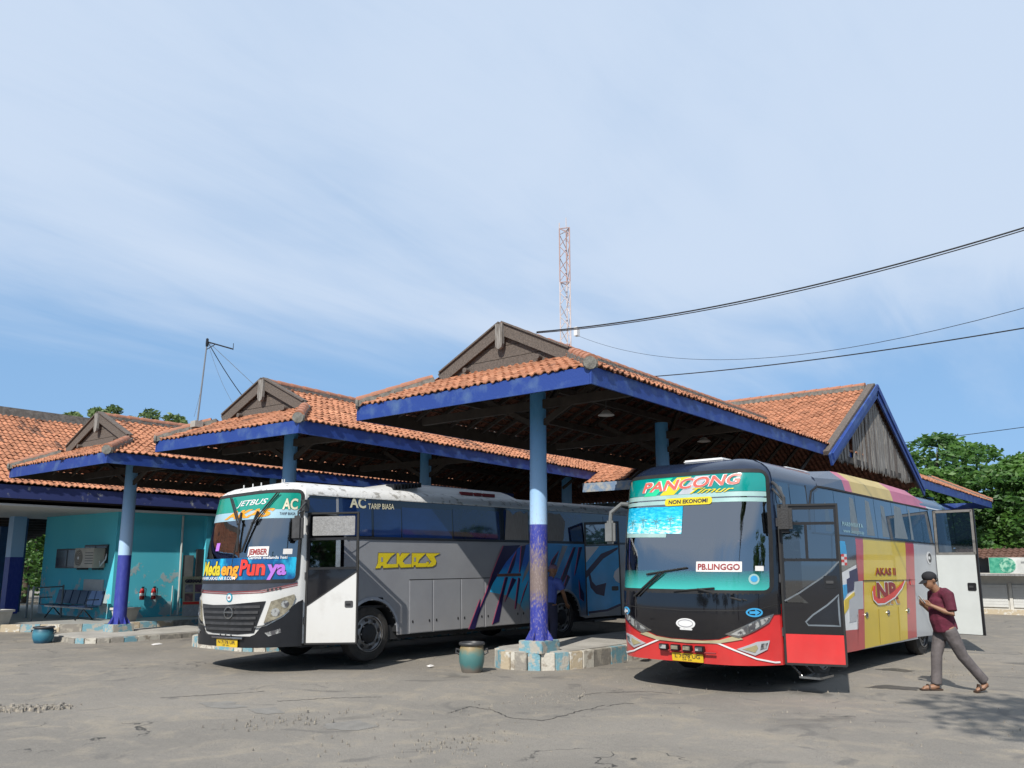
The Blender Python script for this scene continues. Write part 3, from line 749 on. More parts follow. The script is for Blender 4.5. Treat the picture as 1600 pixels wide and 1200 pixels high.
BLACKP = mat('black trim', (.012, .012, .014), .35, var=.3, vs=5)
BLACKR = mat('black rubber', (.016, .016, .017), .75, var=.4, vs=9)
BLACKG = mat('black lacquer', (.006, .006, .009), .10, var=.2, vs=2, coat=.6)
TYRE = mat('tyre rubber', (.022, .021, .020), .85, col2=(.05, .046, .042), vs=5, bump=.2)
STEELW = mat('painted steel rim', (.33, .34, .36), .45, metal=.3, col2=(.16, .15, .14), vs=6)
CHROME = mat('dull chrome', (.55, .55, .54), .25, metal=1., var=.3, vs=8)
DARKIN = mat('dark interior', (.02, .022, .026), .8)
LENS = mat('dirty lamp lens', (.34, .31, .23), .18, vs=14, col2=(.16, .14, .10), coat=.8)
LENS2 = mat('clear lamp lens', (.50, .51, .50), .10, metal=.35, vs=11, col2=(.10, .10, .11), coat=.9, lo=.45, hi=.55)
def wheel(parent, x, y, r=.5, w=.28, side=-1, steer=0.):
    """tyre, rim with hand holes, hub; outer face towards side*y"""
    root = bpy.data.objects.new('wheel', None)
    mb = MB(); R_ = r
    mb.lathe([(.30, -.02*side), (.36, .0), (R_*.80, .01*side*-1), (R_*.95, .03*-side), (R_, .075*-side), (R_, (w-.07)*-side), (R_*.95, (w-.02)*-side), (R_*.7, w*-side), (.3, w*-side)], 40, axis='y')
    o = mb.build('wheel', TYRE, parent, True); o.location = (x, y, r); o.rotation_euler = (0, 0, steer)
    for k in range(3):
        g = MB(); yy = (.10+k*.05)*-side
        g.lathe([(R_+.001, yy-.006), (R_-.012, yy), (R_+.001, yy+.006)], 40, axis='y'); g.build('tread_groove', BLACKR, o)
    s_ = -side
    rim = MB(); rim.lathe([(.305, -.012*s_), (.325, -.004*s_), (.315, .03*s_), (.275, .055*s_), (.265, .045*s_), (.20, .012*s_), (.185, .02*s_), (.17, .075*s_), (.12, .085*s_), (.001, .085*s_)], 36, axis='y')
    ro = rim.build('rim', STEELW, o, True)
    h = MB()
    for k in range(8):
        a = 2*PI*k/8+.2; c = (.245*math.cos(a), .031*s_, .245*math.sin(a))
        pts = [(c[0]+math.cos(b)*.03*math.cos(a)-math.sin(b)*.042*math.sin(a), .020*s_, c[2]+math.cos(b)*.03*math.sin(a)+math.sin(b)*.042*math.cos(a)) for b in [2*PI*j/10 for j in range(10)]]
        h.face(*pts)
    h.build('hand_holes', BLACKR, o)['kind'] = 'stuff'
    hb = MB(); hb.lathe([(.165, .06*s_), (.165, -.0*s_), (.10, -.05*s_), (.06, -.055*s_), (.001, -.055*s_)], 20, axis='y'); hb.build('hub', DARKIN, o, True)
    n = MB()
    for k in range(8):
        a = 2*PI*k/8; n.lathe([(.016, .05*s_), (.016, -.01*s_), (.001, -.012*s_)], 6, axis='y', c=(.185*math.cos(a), 0, .185*math.sin(a)))
    n.build('wheel_nuts', STEELW, o)['kind'] = 'stuff'
    return o
def shell_mesh(sh, parent, mats, pick, acuts, zrows, zbot, opening, arches, name='body'):
    """the skin: columns along the outline, rows by height; pick(a, z) -> material index; cells in an opening are left out"""
    A_ = sorted(set([round(a, 3) for a in acuts])); A_ = [a for a in A_ if sh.amin-1e-6 <= a <= sh.amax+1e-6]
    def bot(a):
        z = zbot(a)
        for (c, r, zc) in arches:
            d = abs(a-c)
            if d < r: z = max(z, zc+math.sqrt(r*r-d*d))
        return z
    v = []; f = []; mi = []; nr = len(zrows); idx = {}
    zlow = 1.2; kl = sum(1 for z in zrows if z <= zlow+1e-6)
    for i, a in enumerate(A_):
        b = bot(a)
        for j, z in enumerate(zrows):
            zz = lerp(b, zlow, (z-zrows[0])/(zlow-zrows[0])) if z <= zlow else z
            idx[i, j] = len(v); v.append(sh(a, zz))
        p = sh(a, zrows[-1]); x = min(max(p[0], sh.s+.5), sh.L-.6)
        idx[i, nr] = len(v); v.append((x, sh.W/2+(p[1]-sh.W/2)*.02, zrows[-1]+.035))
    for i in range(len(A_)-1):
        for j in range(nr):
            am = (A_[i]+A_[i+1])/2; zm = (zrows[j]+zrows[j+1])/2 if j < nr-1 else 99
            if opening(am, zm): continue
            f.append((idx[i, j], idx[i+1, j], idx[i+1, j+1], idx[i, j+1])); mi.append(pick(am, zm))
    me = bpy.data.meshes.new(name); me.from_pydata(v, [], f)
    for m in mats: me.materials.append(m)
    for p, k in zip(me.polygons, mi): p.material_index = k; p.use_smooth = True
    bm = bmesh.new(); bm.from_mesh(me); bmesh.ops.recalc_face_normals(bm, faces=bm.faces); bm.to_mesh(me); bm.free()
    me.set_sharp_from_angle(angle=rad(35))
    o = link(name, me, parent)
    for (c, r, zc) in arches:
        for yy, s_ in ((0., 1), (sh.W, -1)):
            mb = MB(); n = 14; x = sh.s+c
            for k in range(n):
                a0, a1 = PI*k/n, PI*(k+1)/n
                p = [(x+math.cos(q)*r, yy, zc+math.sin(q)*r) for q in (a0, a1)]; p2 = [(x+math.cos(q)*r, yy+s_*.45, zc+math.sin(q)*r) for q in (a0, a1)]
                mb.face(p[0], p[1], p2[1], p2[0])
            mb.face(*[(x+math.cos(PI*k/n)*r, yy+s_*.45, zc+math.sin(PI*k/n)*r) for k in range(n+1)])
            mb.build('wheel_well', DARKIN, o)
    MB().box(sh.s+.1, sh.L-.2, .12, sh.W-.12, .36, .62).build('chassis', DARKIN, parent)
    return o
def side_cuts(sh, extra):
    c = list(np.arange(sh.amin, sh.af, .5))+list(np.arange(sh.af, 0, .05))+[0, sh.af]+list(np.arange(0, sh.amax, .5))+[sh.amin, sh.amax]
    for e in extra: c.append(e)
    return c
def arch_cuts(c, r): return [c+r*math.cos(PI*k/16) for k in range(17)]
def bus_interior(t, sh, seatmat, dash, right=True):
    MB().box(sh.s+.05, sh.L-.3, .1, sh.W-.1, .95, 1.0).build('floor', DARKIN, t)
    q = []
    d = MB(); n = 10
    for k in range(n+1):
        y = .25+(sh.W-.5)*k/n; tt = abs(2*y/sh.W-1)**5*sh.s
        q.append((tt+.22, y))
    d.slab(q+[(sh.s+.45, sh.W-.25), (sh.s+.45, .25)], 1.0, 1.52); d.build('dashboard', dash, t)
    w = MB()
    c = Vector((sh.s+.42, sh.W-.75, 1.72)); ax = Vector((.75, 0, .66)); u = Vector((0, 1, 0)); vv = ax.cross(u)
    w.tube([c+(u*math.cos(a)+vv*math.sin(a))*.24 for a in [2*PI*k/24 for k in range(25)]], .017, 6)
    for k in range(3): a = 2*PI*k/3+.5; w.bar(c, c+(u*math.cos(a)+vv*math.sin(a))*.24, .03, .015)
    w.tube([c, c-ax*.3], .03, 6); w.build('steering_wheel', BLACKP, t)
    rows = [(sh.s+1.0, sh.W-.75, 1)]
    for i in range(3):
        for y in (.45, .95, 1.65, 2.1): rows.append((sh.s+1.9+i*.85, y, 0))
    for (x, y, dr) in rows:
        b = MB().box(x, x+.45, y-.21, y+.21, 1.25, 1.42).box(x+.40, x+.52, y-.21, y+.21, 1.35, 2.02).box(x+.41, x+.5, y-.13, y+.13, 2.03, 2.2); b.build('seat', seatmat, t, bevel=.03)
G1 = {
  'side': [(5.48, 2.05), (5.96, 2.17), (5.91, 0.52), (5.62, 0.85), (5.17, 1.07), (4.67, 1.15), (4.77, 1.41), (4.98, 1.72)],
  'rearpanel': [(5.96, 2.17), (8.01, 2.15), (7.92, 0.5), (7.62, 0.46), (5.91, 0.46)],
  's1': [(5.11, 2.12), (5.66, 2.14), (5.18, 1.77), (4.77, 1.35), (4.51, 1.0), (4.23, 0.56), (4.29, 0.73), (4.55, 1.15), (4.73, 1.51), (4.94, 1.86)],
  's1b': [(4.37, 1.02), (4.03, 0.43), (4.2, 0.42), (4.35, 0.77)],
  's2': [(5.55, 2.02), (5.45, 1.72), (5.32, 1.53), (5.24, 1.53), (5.39, 1.8)],
  's3': [(5.16, 1.45), (5.24, 1.45), (5.11, 1.14), (4.93, 0.53), (4.73, 0.48), (4.88, 0.81), (5.03, 1.14)],
  's4': [(5.38, 1.43), (5.51, 1.39), (5.12, 0.91)],
  's5': [(5.59, 1.44), (5.64, 1.4), (5.49, 0.78), (5.45, 0.76), (5.52, 1.12)],
  's6': [(5.7, 2.12), (5.85, 2.14), (5.64, 1.54), (5.62, 1.55)],
  's7': [(5.94, 1.39), (5.89, 1.29), (5.62, 0.81), (5.57, 0.71), (5.76, 1.12)],
  's8': [(6.77, 1.81), (7.04, 2.03), (6.86, 1.74), (6.62, 1.55)],
  's9': [(7.6, 2.11), (7.68, 2.11), (7.28, 1.44), (6.97, 1.12), (6.93, 1.16), (7.23, 1.59)],
  's10': [(7.81, 2.11), (7.93, 2.12), (7.65, 1.51), (7.6, 1.44)],
  's11': [(7.33, 1.47), (7.42, 1.41), (7.16, 1.08), (7.11, 1.08)],
  's12': [(7.77, 1.36), (7.83, 1.16), (7.95, 1.01), (7.94, 0.83), (7.79, 0.91)],
  'g1': [(7.16, 2.14), (7.36, 2.14), (6.9, 1.49), (6.95, 1.74)],
  'g2': [(5.77, 1.53), (5.95, 1.8), (5.94, 1.6), (5.68, 1.3)],
  'reflector': [(4.89, 1.53), (5.66, 1.52), (5.66, 1.46), (4.89, 1.47)],
  'logoL': [(1.59, 1.67)],
  'logoR': [(3.23, 1.96)],
  'acL': [(0.99, 2.78)],
  'acR': [(1.37, 3.01)],
  'tbL': [(1.4, 2.76)],
  'tbR': [(2.05, 2.88)],
  'panes': [(1.54, 2.71), (2.24, 2.74), (3.6, 2.79), (5.04, 2.85), (5.19, 2.86), (5.99, 2.89), (6.91, 2.93), (7.37, 2.94)],
  'winbot': [(1.79, 2.22)],
  'wintop': [(1.78, 2.96)],
  'curt': [(5.17, 2.22), (5.27, 2.93), (5.36, 2.91), (5.48, 2.8), (5.59, 2.87), (5.74, 2.92), (5.85, 2.84), (5.99, 3.03), (5.96, 2.21)],
  'curt2': [(6.57, 2.18), (6.6, 2.94), (6.72, 2.92), (6.82, 2.97), (7.0, 2.88), (7.15, 2.94), (7.34, 2.71), (7.21, 2.15)],
}
G2 = {
  'red1': [(3.26, 2.25), (3.64, 2.25), (3.33, 0.37), (2.99, 0.36)],
  'redb': [(2.5, 0.71), (3.09, 0.7), (2.99, 0.36), (2.49, 0.36)],
  'yellow': [(3.64, 2.25), (6.05, 2.25), (5.7, 0.39), (3.33, 0.37)],
  'red2': [(6.05, 2.25), (6.59, 2.24), (6.28, 0.4), (5.7, 0.39)],
  'grey': [(6.59, 2.24), (8.11, 2.25), (7.6, 0.37), (6.28, 0.4)],
  'black': [(2.19, 2.25), (3.26, 2.25), (3.22, 1.78), (2.5, 1.64), (2.07, 1.59)],
  'white': [(2.47, 1.64), (3.26, 1.8), (3.09, 0.7), (2.5, 0.71)],
  'navy': [(2.83, 1.66), (3.21, 1.72), (3.23, 1.5), (3.04, 1.48), (2.98, 1.35), (2.67, 1.3), (2.69, 1.53), (2.84, 1.56)],
  'lblue': [(2.5, 1.44), (2.67, 1.45), (2.67, 1.3), (2.48, 1.19)],
  'yel2': [(2.51, 1.19), (3.0, 1.32), (3.02, 1.26), (2.74, 1.19), (2.68, 1.06), (2.49, 0.97)],
  'grey2': [(3.01, 1.49), (3.45, 1.5), (3.38, 1.03), (3.13, 1.03), (3.0, 0.84), (2.67, 0.83), (2.71, 1.19), (2.99, 1.26)],
  'sticker': [(2.49, 2.16), (2.72, 2.16), (2.77, 1.95), (2.5, 1.94)],
  'check': [(2.5, 1.94), (2.77, 1.95), (2.76, 1.75), (2.53, 1.75)],
  'akas': [(4.08, 1.55), (5.31, 1.7)],
  'nr': [(3.91, 1.08), (5.76, 1.48)],
  'disc': [(7.59, 1.97)],
  'locks': [(3.52, 0.93), (4.67, 0.93), (5.85, 0.91)],
  'redsq': [(6.14, 1.51), (6.4, 1.43)],
  'lines': [(4.14, 0.91), (5.25, 0.87)],
  'curt1': [(3.18, 2.35), (3.72, 3.07)],
  'c2': [(4.0, 2.38), (3.88, 3.06)],
  'c3': [(4.66, 2.52), (4.94, 3.08)],
  'c4': [(5.54, 2.43), (5.62, 3.06)],
  'tline': [(4.29, 3.21), (4.79, 2.77), (5.03, 2.39)],
  'arc': [(1.91, 2.71), (2.1, 2.99), (2.44, 3.18), (2.9, 3.24), (5.16, 3.22), (7.92, 3.21)],
  'winB': [(2.71, 2.24)],
  'text': [(2.68, 2.29), (3.75, 2.48)],
  'inv': [(5.39, 2.31), (5.54, 2.74), (7.65, 2.96), (7.88, 2.32)],
}
# ============================================================ the white and grey bus
WHITE1 = mat('chalky white bus paint', (.62, .62, .605), .4, vs=2.2, col2=(.52, .51, .49), lo=.55, hi=.75, dust=.35)
WHITE1P = mat('peeling white bus paint', (.68, .68, .67), .55, vs=7, col2=(.34, .33, .31), bump=.4, bs=22, lo=.56, hi=.63)
GREY1 = mat('grey bus paint', (.295, .305, .325), .33, vs=1.2, col2=(.255, .262, .285), coat=.25, dust=.35, bump=.10, bs=2.0)
WIN1 = mat('blue tinted window', (.006, .026, .115), .04, vs=.9, col2=(.004, .014, .06), coat=.5)
CURT = mat('beige curtain', (.36, .33, .30), .8, vs=9, stretch=(8, 1, .6), col2=(.24, .22, .20))
WS1 = glass('windshield glass', (.50, .60, .62), .17)
def blue_fade(name, stops):
    m = bpy.data.materials.new(name); m.use_nodes = True; t = m.node_tree; L = t.links.new; b = t.nodes['Principled BSDF']
    tc = N(t, 'ShaderNodeTexCoord'); sp = N(t, 'ShaderNodeSeparateXYZ'); L(tc.outputs['Object'], sp.inputs[0])
    n = N(t, 'ShaderNodeTexNoise'); L(tc.outputs['Object'], n.inputs['Vector']); n.inputs['Scale'].default_value = 1.6; n.inputs['Detail'].default_value = 3
    ma = N(t, 'ShaderNodeMath', operation='MULTIPLY_ADD'); L(n.outputs[0], ma.inputs[0]); ma.inputs[1].default_value = 1.3; L(sp.outputs[2], ma.inputs[2])
    mr = N(t, 'ShaderNodeMapRange'); L(ma.outputs[0], mr.inputs[0]); mr.inputs[1].default_value = 1.0; mr.inputs[2].default_value = 2.8
    cr = N(t, 'ShaderNodeValToRGB'); L(mr.outputs[0], cr.inputs[0]); e = cr.color_ramp.elements
    e[0].position, e[0].color = stops[0][0], (*stops[0][1], 1); e[1].position, e[1].color = stops[-1][0], (*stops[-1][1], 1)
    for p, c in stops[1:-1]: x = e.new(p); x.color = (*c, 1)
    L(cr.outputs[0], b.inputs['Base Color']); b.inputs['Roughness'].default_value = .3; b.inputs['Coat Weight'].default_value = .3
    return m
AIRB = blue_fade('blue airbrush print', [(.15, (.29, .30, .32)), (.38, (.05, .36, .58)), (.55, (.03, .40, .74)), (.8, (.02, .11, .46))])
AIRD = blue_fade('deep blue airbrush print', [(.12, (.22, .25, .30)), (.3, (.03, .16, .36)), (.6, (.02, .17, .50)), (.85, (.03, .26, .58))])
NAVY = mat('navy foil', (.018, .014, .075), .35, var=.2)
PINK = mat('pink foil edge', (.55, .12, .20), .4, var=.1)
CREAM = mat('cream lettering', (.70, .66, .48), .5, var=.1)
YELLOW = mat('yellow foil', (.72, .58, .02), .4, var=.12)
ORANGE = mat('orange foil', (.85, .36, .02), .4, var=.12)
REDF = mat('red foil', (.75, .045, .03), .4, var=.12)
VIOLET = mat('violet foil', (.50, .19, .72), .4, var=.1)
WHITEF = mat('white foil', (.78, .78, .78), .45, var=.08)
GREENF = mat('green windshield foil', (.0, .30, .22), .25, var=.15, coat=.5)
PALEF = mat('pale blue windshield foil', (.36, .56, .66), .3, var=.12, coat=.4)
BLUEF = mat('blue wave foil', (.004, .09, .27), .25, vs=3.2, col2=(.02, .48, .74), coat=.4, stretch=(1, 1, .45), lo=.50, hi=.66)
NAVYO = mat('dark lettering outline', (.02, .016, .04), .5)
PLATE = mat('yellow number plate', (.72, .48, .02), .5, var=.15, vs=12)
REDP = mat('maroon lettering', (.30, .03, .035), .6, var=.2)
CARDW = mat('white card', (.74, .72, .70), .7, var=.1)
GRILLE = mat('grey grille slat', (.055, .055, .058), .5, var=.4, vs=9)
MESHG = mat('grey mesh screen', (.30, .30, .30), .7, vs=30, col2=(.20, .20, .20), bump=.4, bs=60)
def oval(c, ra, rz, n=22): return [(c[0]+ra*math.cos(2*PI*k/n), c[1]+rz*math.sin(2*PI*k/n)) for k in range(n)]
def mirror_a(poly, c): return [(2*c-a, z) for a, z in poly][::-1]
def plate(t, sh, a0, a1, z0, z1, txt, off):
    p = patch(sh, 'number_plate', rrect(a0, a1, z0, z1, .012), PLATE, t, off, .012)
    lettering(sh, txt, a0+.05, z0+(z1-z0)*.42, (z1-z0)*.46, NAVYO, p, off+.003, wd=(a1-a0)-.1, bold=.01)
    lettering(sh, '09 26', lerp(a0, a1, .34), z0+.015, (z1-z0)*.22, NAVYO, p, off+.003, wd=(a1-a0)*.3)
def bus_one():
    sh = SH1; s = sh.s
    t = thing('parked_bus', 'white and grey coach with blue airbrushed flank and Medaeng Punya lettering', 'bus', (8.285, 11.82, .023)); t.rotation_euler = (-.018, -.005, -.061)
    af = sh.af; wz0, wz1 = 1.5, 3.0; wa0, wa1 = af+.16, -.10
    a1 = 2.29-s; a2 = 2.29+5.65-s
    cuts = side_cuts(sh, [wa0, wa1, .08, .88]+arch_cuts(a1, .60)+arch_cuts(a2, .60))
    rows = [.42, .68, .95, 1.2, 1.5, 1.85, 2.2, 2.62, 2.9, 3.0, 3.07, 3.13, 3.18, 3.21, 3.22]
    def pick(a, z):
        if z > 2.92: return 1
        if af-.02 < a < .06: return 0
        return 2
    def opening(a, z): return (wa0 < a < wa1 and wz0 < z < wz1) or (.08 < a < .88 and .42 < z < 2.62)
    body = shell_mesh(sh, t, [WHITE1, WHITE1P, GREY1], pick, cuts, rows, lambda a: .44 if a > -.02 else .41, opening, [(a1, .60, .50), (a2, .60, .50)])
    # ---- windshield and what is stuck on it
    ws = patch(sh, 'windshield', rrect(wa0-.02, wa1+.02, wz0-.02, wz1+.02, .10), WS1, t, .0, .012)
    frame(sh, 'rubber_seal', rrect(wa0-.05, wa1+.05, wz0-.05, wz1+.05, .13), .06, BLACKR, ws, .012)
    strip(sh, 'center_bar', [(-1.44, wz0), (-1.44, wz1-.62)], .014, BLACKR, ws, .010)
    top = rrect(wa0+.02, wa1-.02, 2.70, wz1-.01, .05)
    patch(sh, 'sun_strip', top, GREENF, ws, .005, .003)
    patch(sh, 'sun_strip', rrect(wa0+.02, wa1-.02, 2.545, 2.698, .01), PALEF, ws, .005, .003)
    patch(sh, 'foil_band', rrect(wa0+.02, wa1-.02, wz0+.0, 1.88, .02), BLUEF, ws, .005, .003)
    lettering(sh, 'JETBUS', -1.72, 2.80, .10, WHITEF, ws, .012, wd=.92, bold=.012, shear=.35)
    lettering(sh, 'AKAS', -2.05, 2.585, .135, ORANGE, ws, .012, wd=1.45, bold=.05, shear=.4)
    lettering(sh, 'AC', -.46, 2.70, .19, CREAM, ws, .014, wd=.29, bold=.03, outline=.02, om=NAVYO)
    lettering(sh, 'TARIP BIASA', -.50, 2.60, .05, NAVYO, ws, .012, wd=.30)
    lettering(sh, 'Meda', -2.44, 1.60, .24, YELLOW, ws, .016, wd=.66, bold=.035, outline=.035, om=NAVYO)
    lettering(sh, 'eng', -1.75, 1.60, .22, ORANGE, ws, .016, wd=.56, bold=.035, outline=.035, om=NAVYO)
    lettering(sh, 'Pun', -1.15, 1.595, .26, REDF, ws, .016, wd=.52, bold=.035, outline=.035, om=NAVYO)
    lettering(sh, 'ya', -.60, 1.595, .25, VIOLET, ws, .016, wd=.32, bold=.035, outline=.03, om=NAVYO)
    lettering(sh, 'Gerimis melanda hati', -.98, 1.855, .05, WHITEF, ws, .018, wd=.70, bold=.02)
    lettering(sh, 'WWW.AKAS NR II.COM', -2.5, 1.515, .055, WHITEF, ws, .018, wd=1.25, bold=.02)
    card = patch(sh, 'destination_card', rrect(-1.02, -.61, 1.90, 2.065, .005), CARDW, t, .010, .004); lettering(sh, 'JEMBER', -1.0, 1.93, .10, REDP, card, .014, wd=.37, bold=.03)
    patch(sh, 'sticker', rrect(-.36, -.20, 1.93, 2.02, .005), CARDW, ws, .004, .002)
    patch(sh, 'sticker', rrect(-2.1, -1.98, 2.02, 2.16, .005), VIOLET, ws, .004, .002)
    # ---- nose
    patch(sh, 'cowl', [(af+.12, 1.385), (-2.2, 1.335), (-1.44, 1.318), (-.7, 1.335), (-.07, 1.445), (-.07, 1.47), (af+.12, 1.47)], mat('dark cowl', (.06, .065, .085), .3), t, .006, .006)
    for dz in (0, -.028): strip(sh, 'red_line', [(af+.1, 1.375+dz), (-2.3, 1.325+dz), (-1.44, 1.305+dz), (-.65, 1.325+dz), (-.07, 1.437+dz)], .011, REDP, t, .008)
    for k in range(4):
        for c in (-.553+.066*k, -2.35-.066*k):
            d = patch(sh, 'vent_button', oval((c, 1.335+.009*(k if c > -1.4 else -k)), .020, .022, 12), GRILLE, t, .012, .012)
    em = patch(sh, 'round_emblem', oval((-1.38, 1.215), .095, .075), mat('teal emblem', (.02, .30, .42), .4), t, .010, .010)
    patch(sh, 'emblem_center', oval((-1.38, 1.215), .065, .052), WHITEF, em, .013, .003); lettering(sh, 'NR', -1.42, 1.195, .04, REDP, em, .016, wd=.08, bold=.02)
    gp = [(-2.31, 1.10), (-1.9, 1.085), (-1.4, 1.095), (-.58, 1.155), (-.63, 1.0), (-.76, .64), (-1.1, .615), (-1.9, .615), (-2.12, .64), (-2.24, .9)]
    gr = patch(sh, 'grille', gp, BLACKP, t, .012, .014)
    for k in range(5):
        z = .665+k*.092; l = lerp(-2.08, -2.25, k/4); r = lerp(-.79, -.66, k/4)
        patch(sh, 'grille_slat', [(l, z), (r, z+.012), (r, z+.055), (l, z+.045)], GRILLE, gr, .032, .03)
    frame(sh, 'grille_badge', oval((-1.33, .965), .14, .105, 26), .022, CHROME, gr, .046, .012); strip(sh, 'badge_bar', [(-1.45, .968), (-1.21, .968)], .02, CHROME, gr, .046)
    bz = .40
    bp = [(.03, bz), (.03, 1.16), (-.05, 1.13), (-.14, 1.06), (-.27, .915), (-.61, .765), (-.74, .615), (-.82, .585), (-2.06, .585), (-2.14, .615), (-2.27, .765), (-2.61, .915), (-2.8, 1.06), (af-.03, 1.13), (af-.03, bz)]
    bu = patch(sh, 'bumper', bp, BLACKP, t, .03, .03)
    for mir in (0, 1):
        f = (lambda p: mirror_a(p, -1.44)) if mir else (lambda p: p)
        hl = patch(sh, 'headlight', f([(-.495, 1.15), (-.60, .795), (-.40, .86), (-.255, .945), (-.142, 1.078), (-.10, 1.20), (-.12, 1.258)]), LENS, t, .024, .024)
        patch(sh, 'reflector', f(oval((-.27, 1.10), .065, .062, 14)), LENS2, hl, .030, .006); patch(sh, 'reflector', f(oval((-.42, .97), .07, .07, 14)), LENS2, hl, .030, .006)
        strip(sh, 'lamp_trim', f([(-.74, .735), (-.56, .76), (-.30, .90), (-.2, .99)]), .022, CHROME, t, .040)
        patch(sh, 'fog_lamp', f([(-.58, .64), (-.34, .70), (-.32, .64), (-.52, .58)]), LENS2, bu, .036, .006)
    for k in range(3): patch(sh, 'bumper_stud', oval((-1.58+k*.17, .592), .016, .016, 8), CHROME, bu, .044, .014)
    mb = MB(); mb.tube([sh(a, .555, .07) for a in np.linspace(-1.78, -.92, 10)], .022, 8); mb.build('bumper_bar', CHROME, t)
    plate(t, sh, -1.66, -1.04, .405, .525, 'N 7178 UR', .06)
    # ---- wipers hang from the top
    for (p0, p1, p2) in (((-.60, 2.99), (-1.02, 2.46), (-1.16, 1.98)), ((-1.98, 2.99), (-1.42, 2.46), (-1.30, 1.98))):
        w = MB(); w.tube([sh(*p0, .05), sh(*p1, .07)], .014, 6); w.tube([sh(p0[0]+.05, p0[1], .05), sh(p1[0]+.05, p1[1], .06)], .009, 6)
        w.tube([sh(lerp(p1[0], p2[0], -.35), lerp(p1[1], p2[1], -.45), .035), sh(*p1, .045), sh(*p2, .035)], .020, 6); w.build('wiper', BLACKR, t)
    # ---- mirror on the near pillar
    mb = MB(); c = Vector(sh(-.19, 2.36, .27)); mb.box(-.06, .06, -.10, .10, -.21, .21, Matrix.Translation(c) @ Matrix.Rotation(.5, 4, 'Z')); mo = mb.build('mirror', GRILLE, t, bevel=.04)
    mb = MB(); mb.tube([sh(.0, 2.80, .02), sh(-.08, 2.80, .20), c+Vector((0, 0, .28)), c+Vector((0, 0, .18))], .016, 6); mb.tube([sh(.0, 2.70, .02), c+Vector((0, 0, .24))], .014, 6); mb.box(-.05, .05, -.04, .04, 2.66, 2.86, Matrix.Translation(Vector(sh(.02, 0, .03)))); mb.build('mirror_arm', GRILLE, mo)
    # ---- near flank: window band
    patch(sh, 'window_band', [(.0, 2.64), (.93, 2.64), (.93, 2.235), (10., 2.235), (10., 2.955), (.12, 2.955), (.04, 2.90)], BLACKG, t, .004, .004, da=0)
    for (p0, p1, q0, q1) in ((.06, .70, 2.66, 2.90), (.76, 1.50, 2.26, 2.93), (1.56, 2.22, 2.25, 2.80), (2.25, 3.58, 2.25, 2.83), (3.62, 5.02, 2.25, 2.86), (5.18, 6.86, 2.25, 2.90), (6.90, 8.0, 2.25, 2.90), (8.9, 9.9, 2.25, 2.9)):
        patch(sh, 'side_window', rrect(p0, p1, q0, q1, .02), WIN1, t, .010, .006, da=0)
    strip(sh, 'window_post', [(.73, 2.64), (.73, 2.95)], .05, GREY1, t, .012)
    for k in ('curt', 'curt2'):
        cp = G1[k]; patch(sh, 'curtain', [(a, min(max(z, 2.25), 2.9)) for a, z in cp][::-1], CURT, t, .013, .003, da=0)
    lettering(sh, 'AC', 1.0, 2.78, .19, CREAM, t, .018, wd=.37, bold=.03); lettering(sh, 'TARIP BIASA', 1.42, 2.765, .105, CREAM, t, .018, wd=.63, bold=.015, slope=.03)
    strip(sh, 'belt_rail', [(.92, 2.225), (10.0, 2.225)], .05, BLACKP, t, .020, .02); strip(sh, 'rain_rail', [(.05, 2.965), (10.0, 2.965)], .022, WHITE1P, t, .030, .03)
    # yellow name
    def LG(pts): return [(1.59+(x-365)/810*1.64, 1.96-(y-355)/190*.29) for x, y in pts]
    for g in ([(400, 362), (598, 362), (545, 405), (495, 480), (492, 494), (632, 494), (634, 534), (458, 540), (456, 514), (428, 514), (424, 540), (366, 544), (384, 500), (394, 478)],
              [(618, 362), (646, 362), (652, 412), (682, 362), (780, 362), (700, 440), (690, 462), (716, 496), (800, 496), (798, 534), (668, 538), (640, 494), (618, 494)],
              [(808, 362), (982, 362), (900, 440), (880, 486), (990, 486), (992, 470), (1020, 470), (1022, 500), (990, 532), (858, 534), (854, 510), (828, 510), (824, 534), (804, 534)],
              [(992, 362), (1174, 362), (1092, 402), (1122, 462), (1112, 504), (1070, 530), (994, 533), (1026, 500), (1060, 470), (1030, 440), (992, 392)]):
        patch(sh, 'yellow_letter', LG(g)[::-1], YELLOW, t, .012, .002, da=0)
        cx = sum(p[0] for p in g)/len(g); cy = sum(p[1] for p in g)/len(g)
        patch(sh, 'letter_shadow', LG([(x+(-7 if x < cx else 7), y+(-9 if y < cy else 9)) for x, y in g])[::-1], mat('letter shadow', (.22, .17, .05), .5), t, .009, .002, da=0)
    for x in (428, 832): patch(sh, 'letter_hole', LG([(x, 412), (x+22, 412), (x+22, 466), (x, 466)])[::-1], GREY1, t, .014, .001, da=0)
    # hold doors
    for (p0, p1) in ((2.43, 3.02), (3.05, 3.80), (3.825, 4.49), (4.52, 5.62), (5.65, 6.30)):
        dr = patch(sh, 'luggage_door', rrect(p0+.008, p1-.008, .455, 1.435, .01), GREY1, t, .010, .010, da=0)
        for c in (p0+.08, p1-.08): patch(sh, 'latch', oval((c, .66), .016, .028, 10), BLACKP, dr, .016, .008)
    strip(sh, 'shadow_gap', [(2.43, 1.447), (6.35, 1.44)], .016, BLACKR, t, .004, .004)
    # airbrushed flank
    patch(sh, 'airbrush', G1['side'][::-1], AIRB, t, .013, .002, da=0); patch(sh, 'airbrush', [(5.96, 2.19), (8.02, 2.19), (8.02, .46)]+[(a2+.62*math.cos(q), .5+.62*math.sin(q)) for q in [PI*k/14 for k in range(0, 15)] if .5+.62*math.sin(q) > .48]+[(5.92, .46)], AIRD, t, .013, .002, da=0)
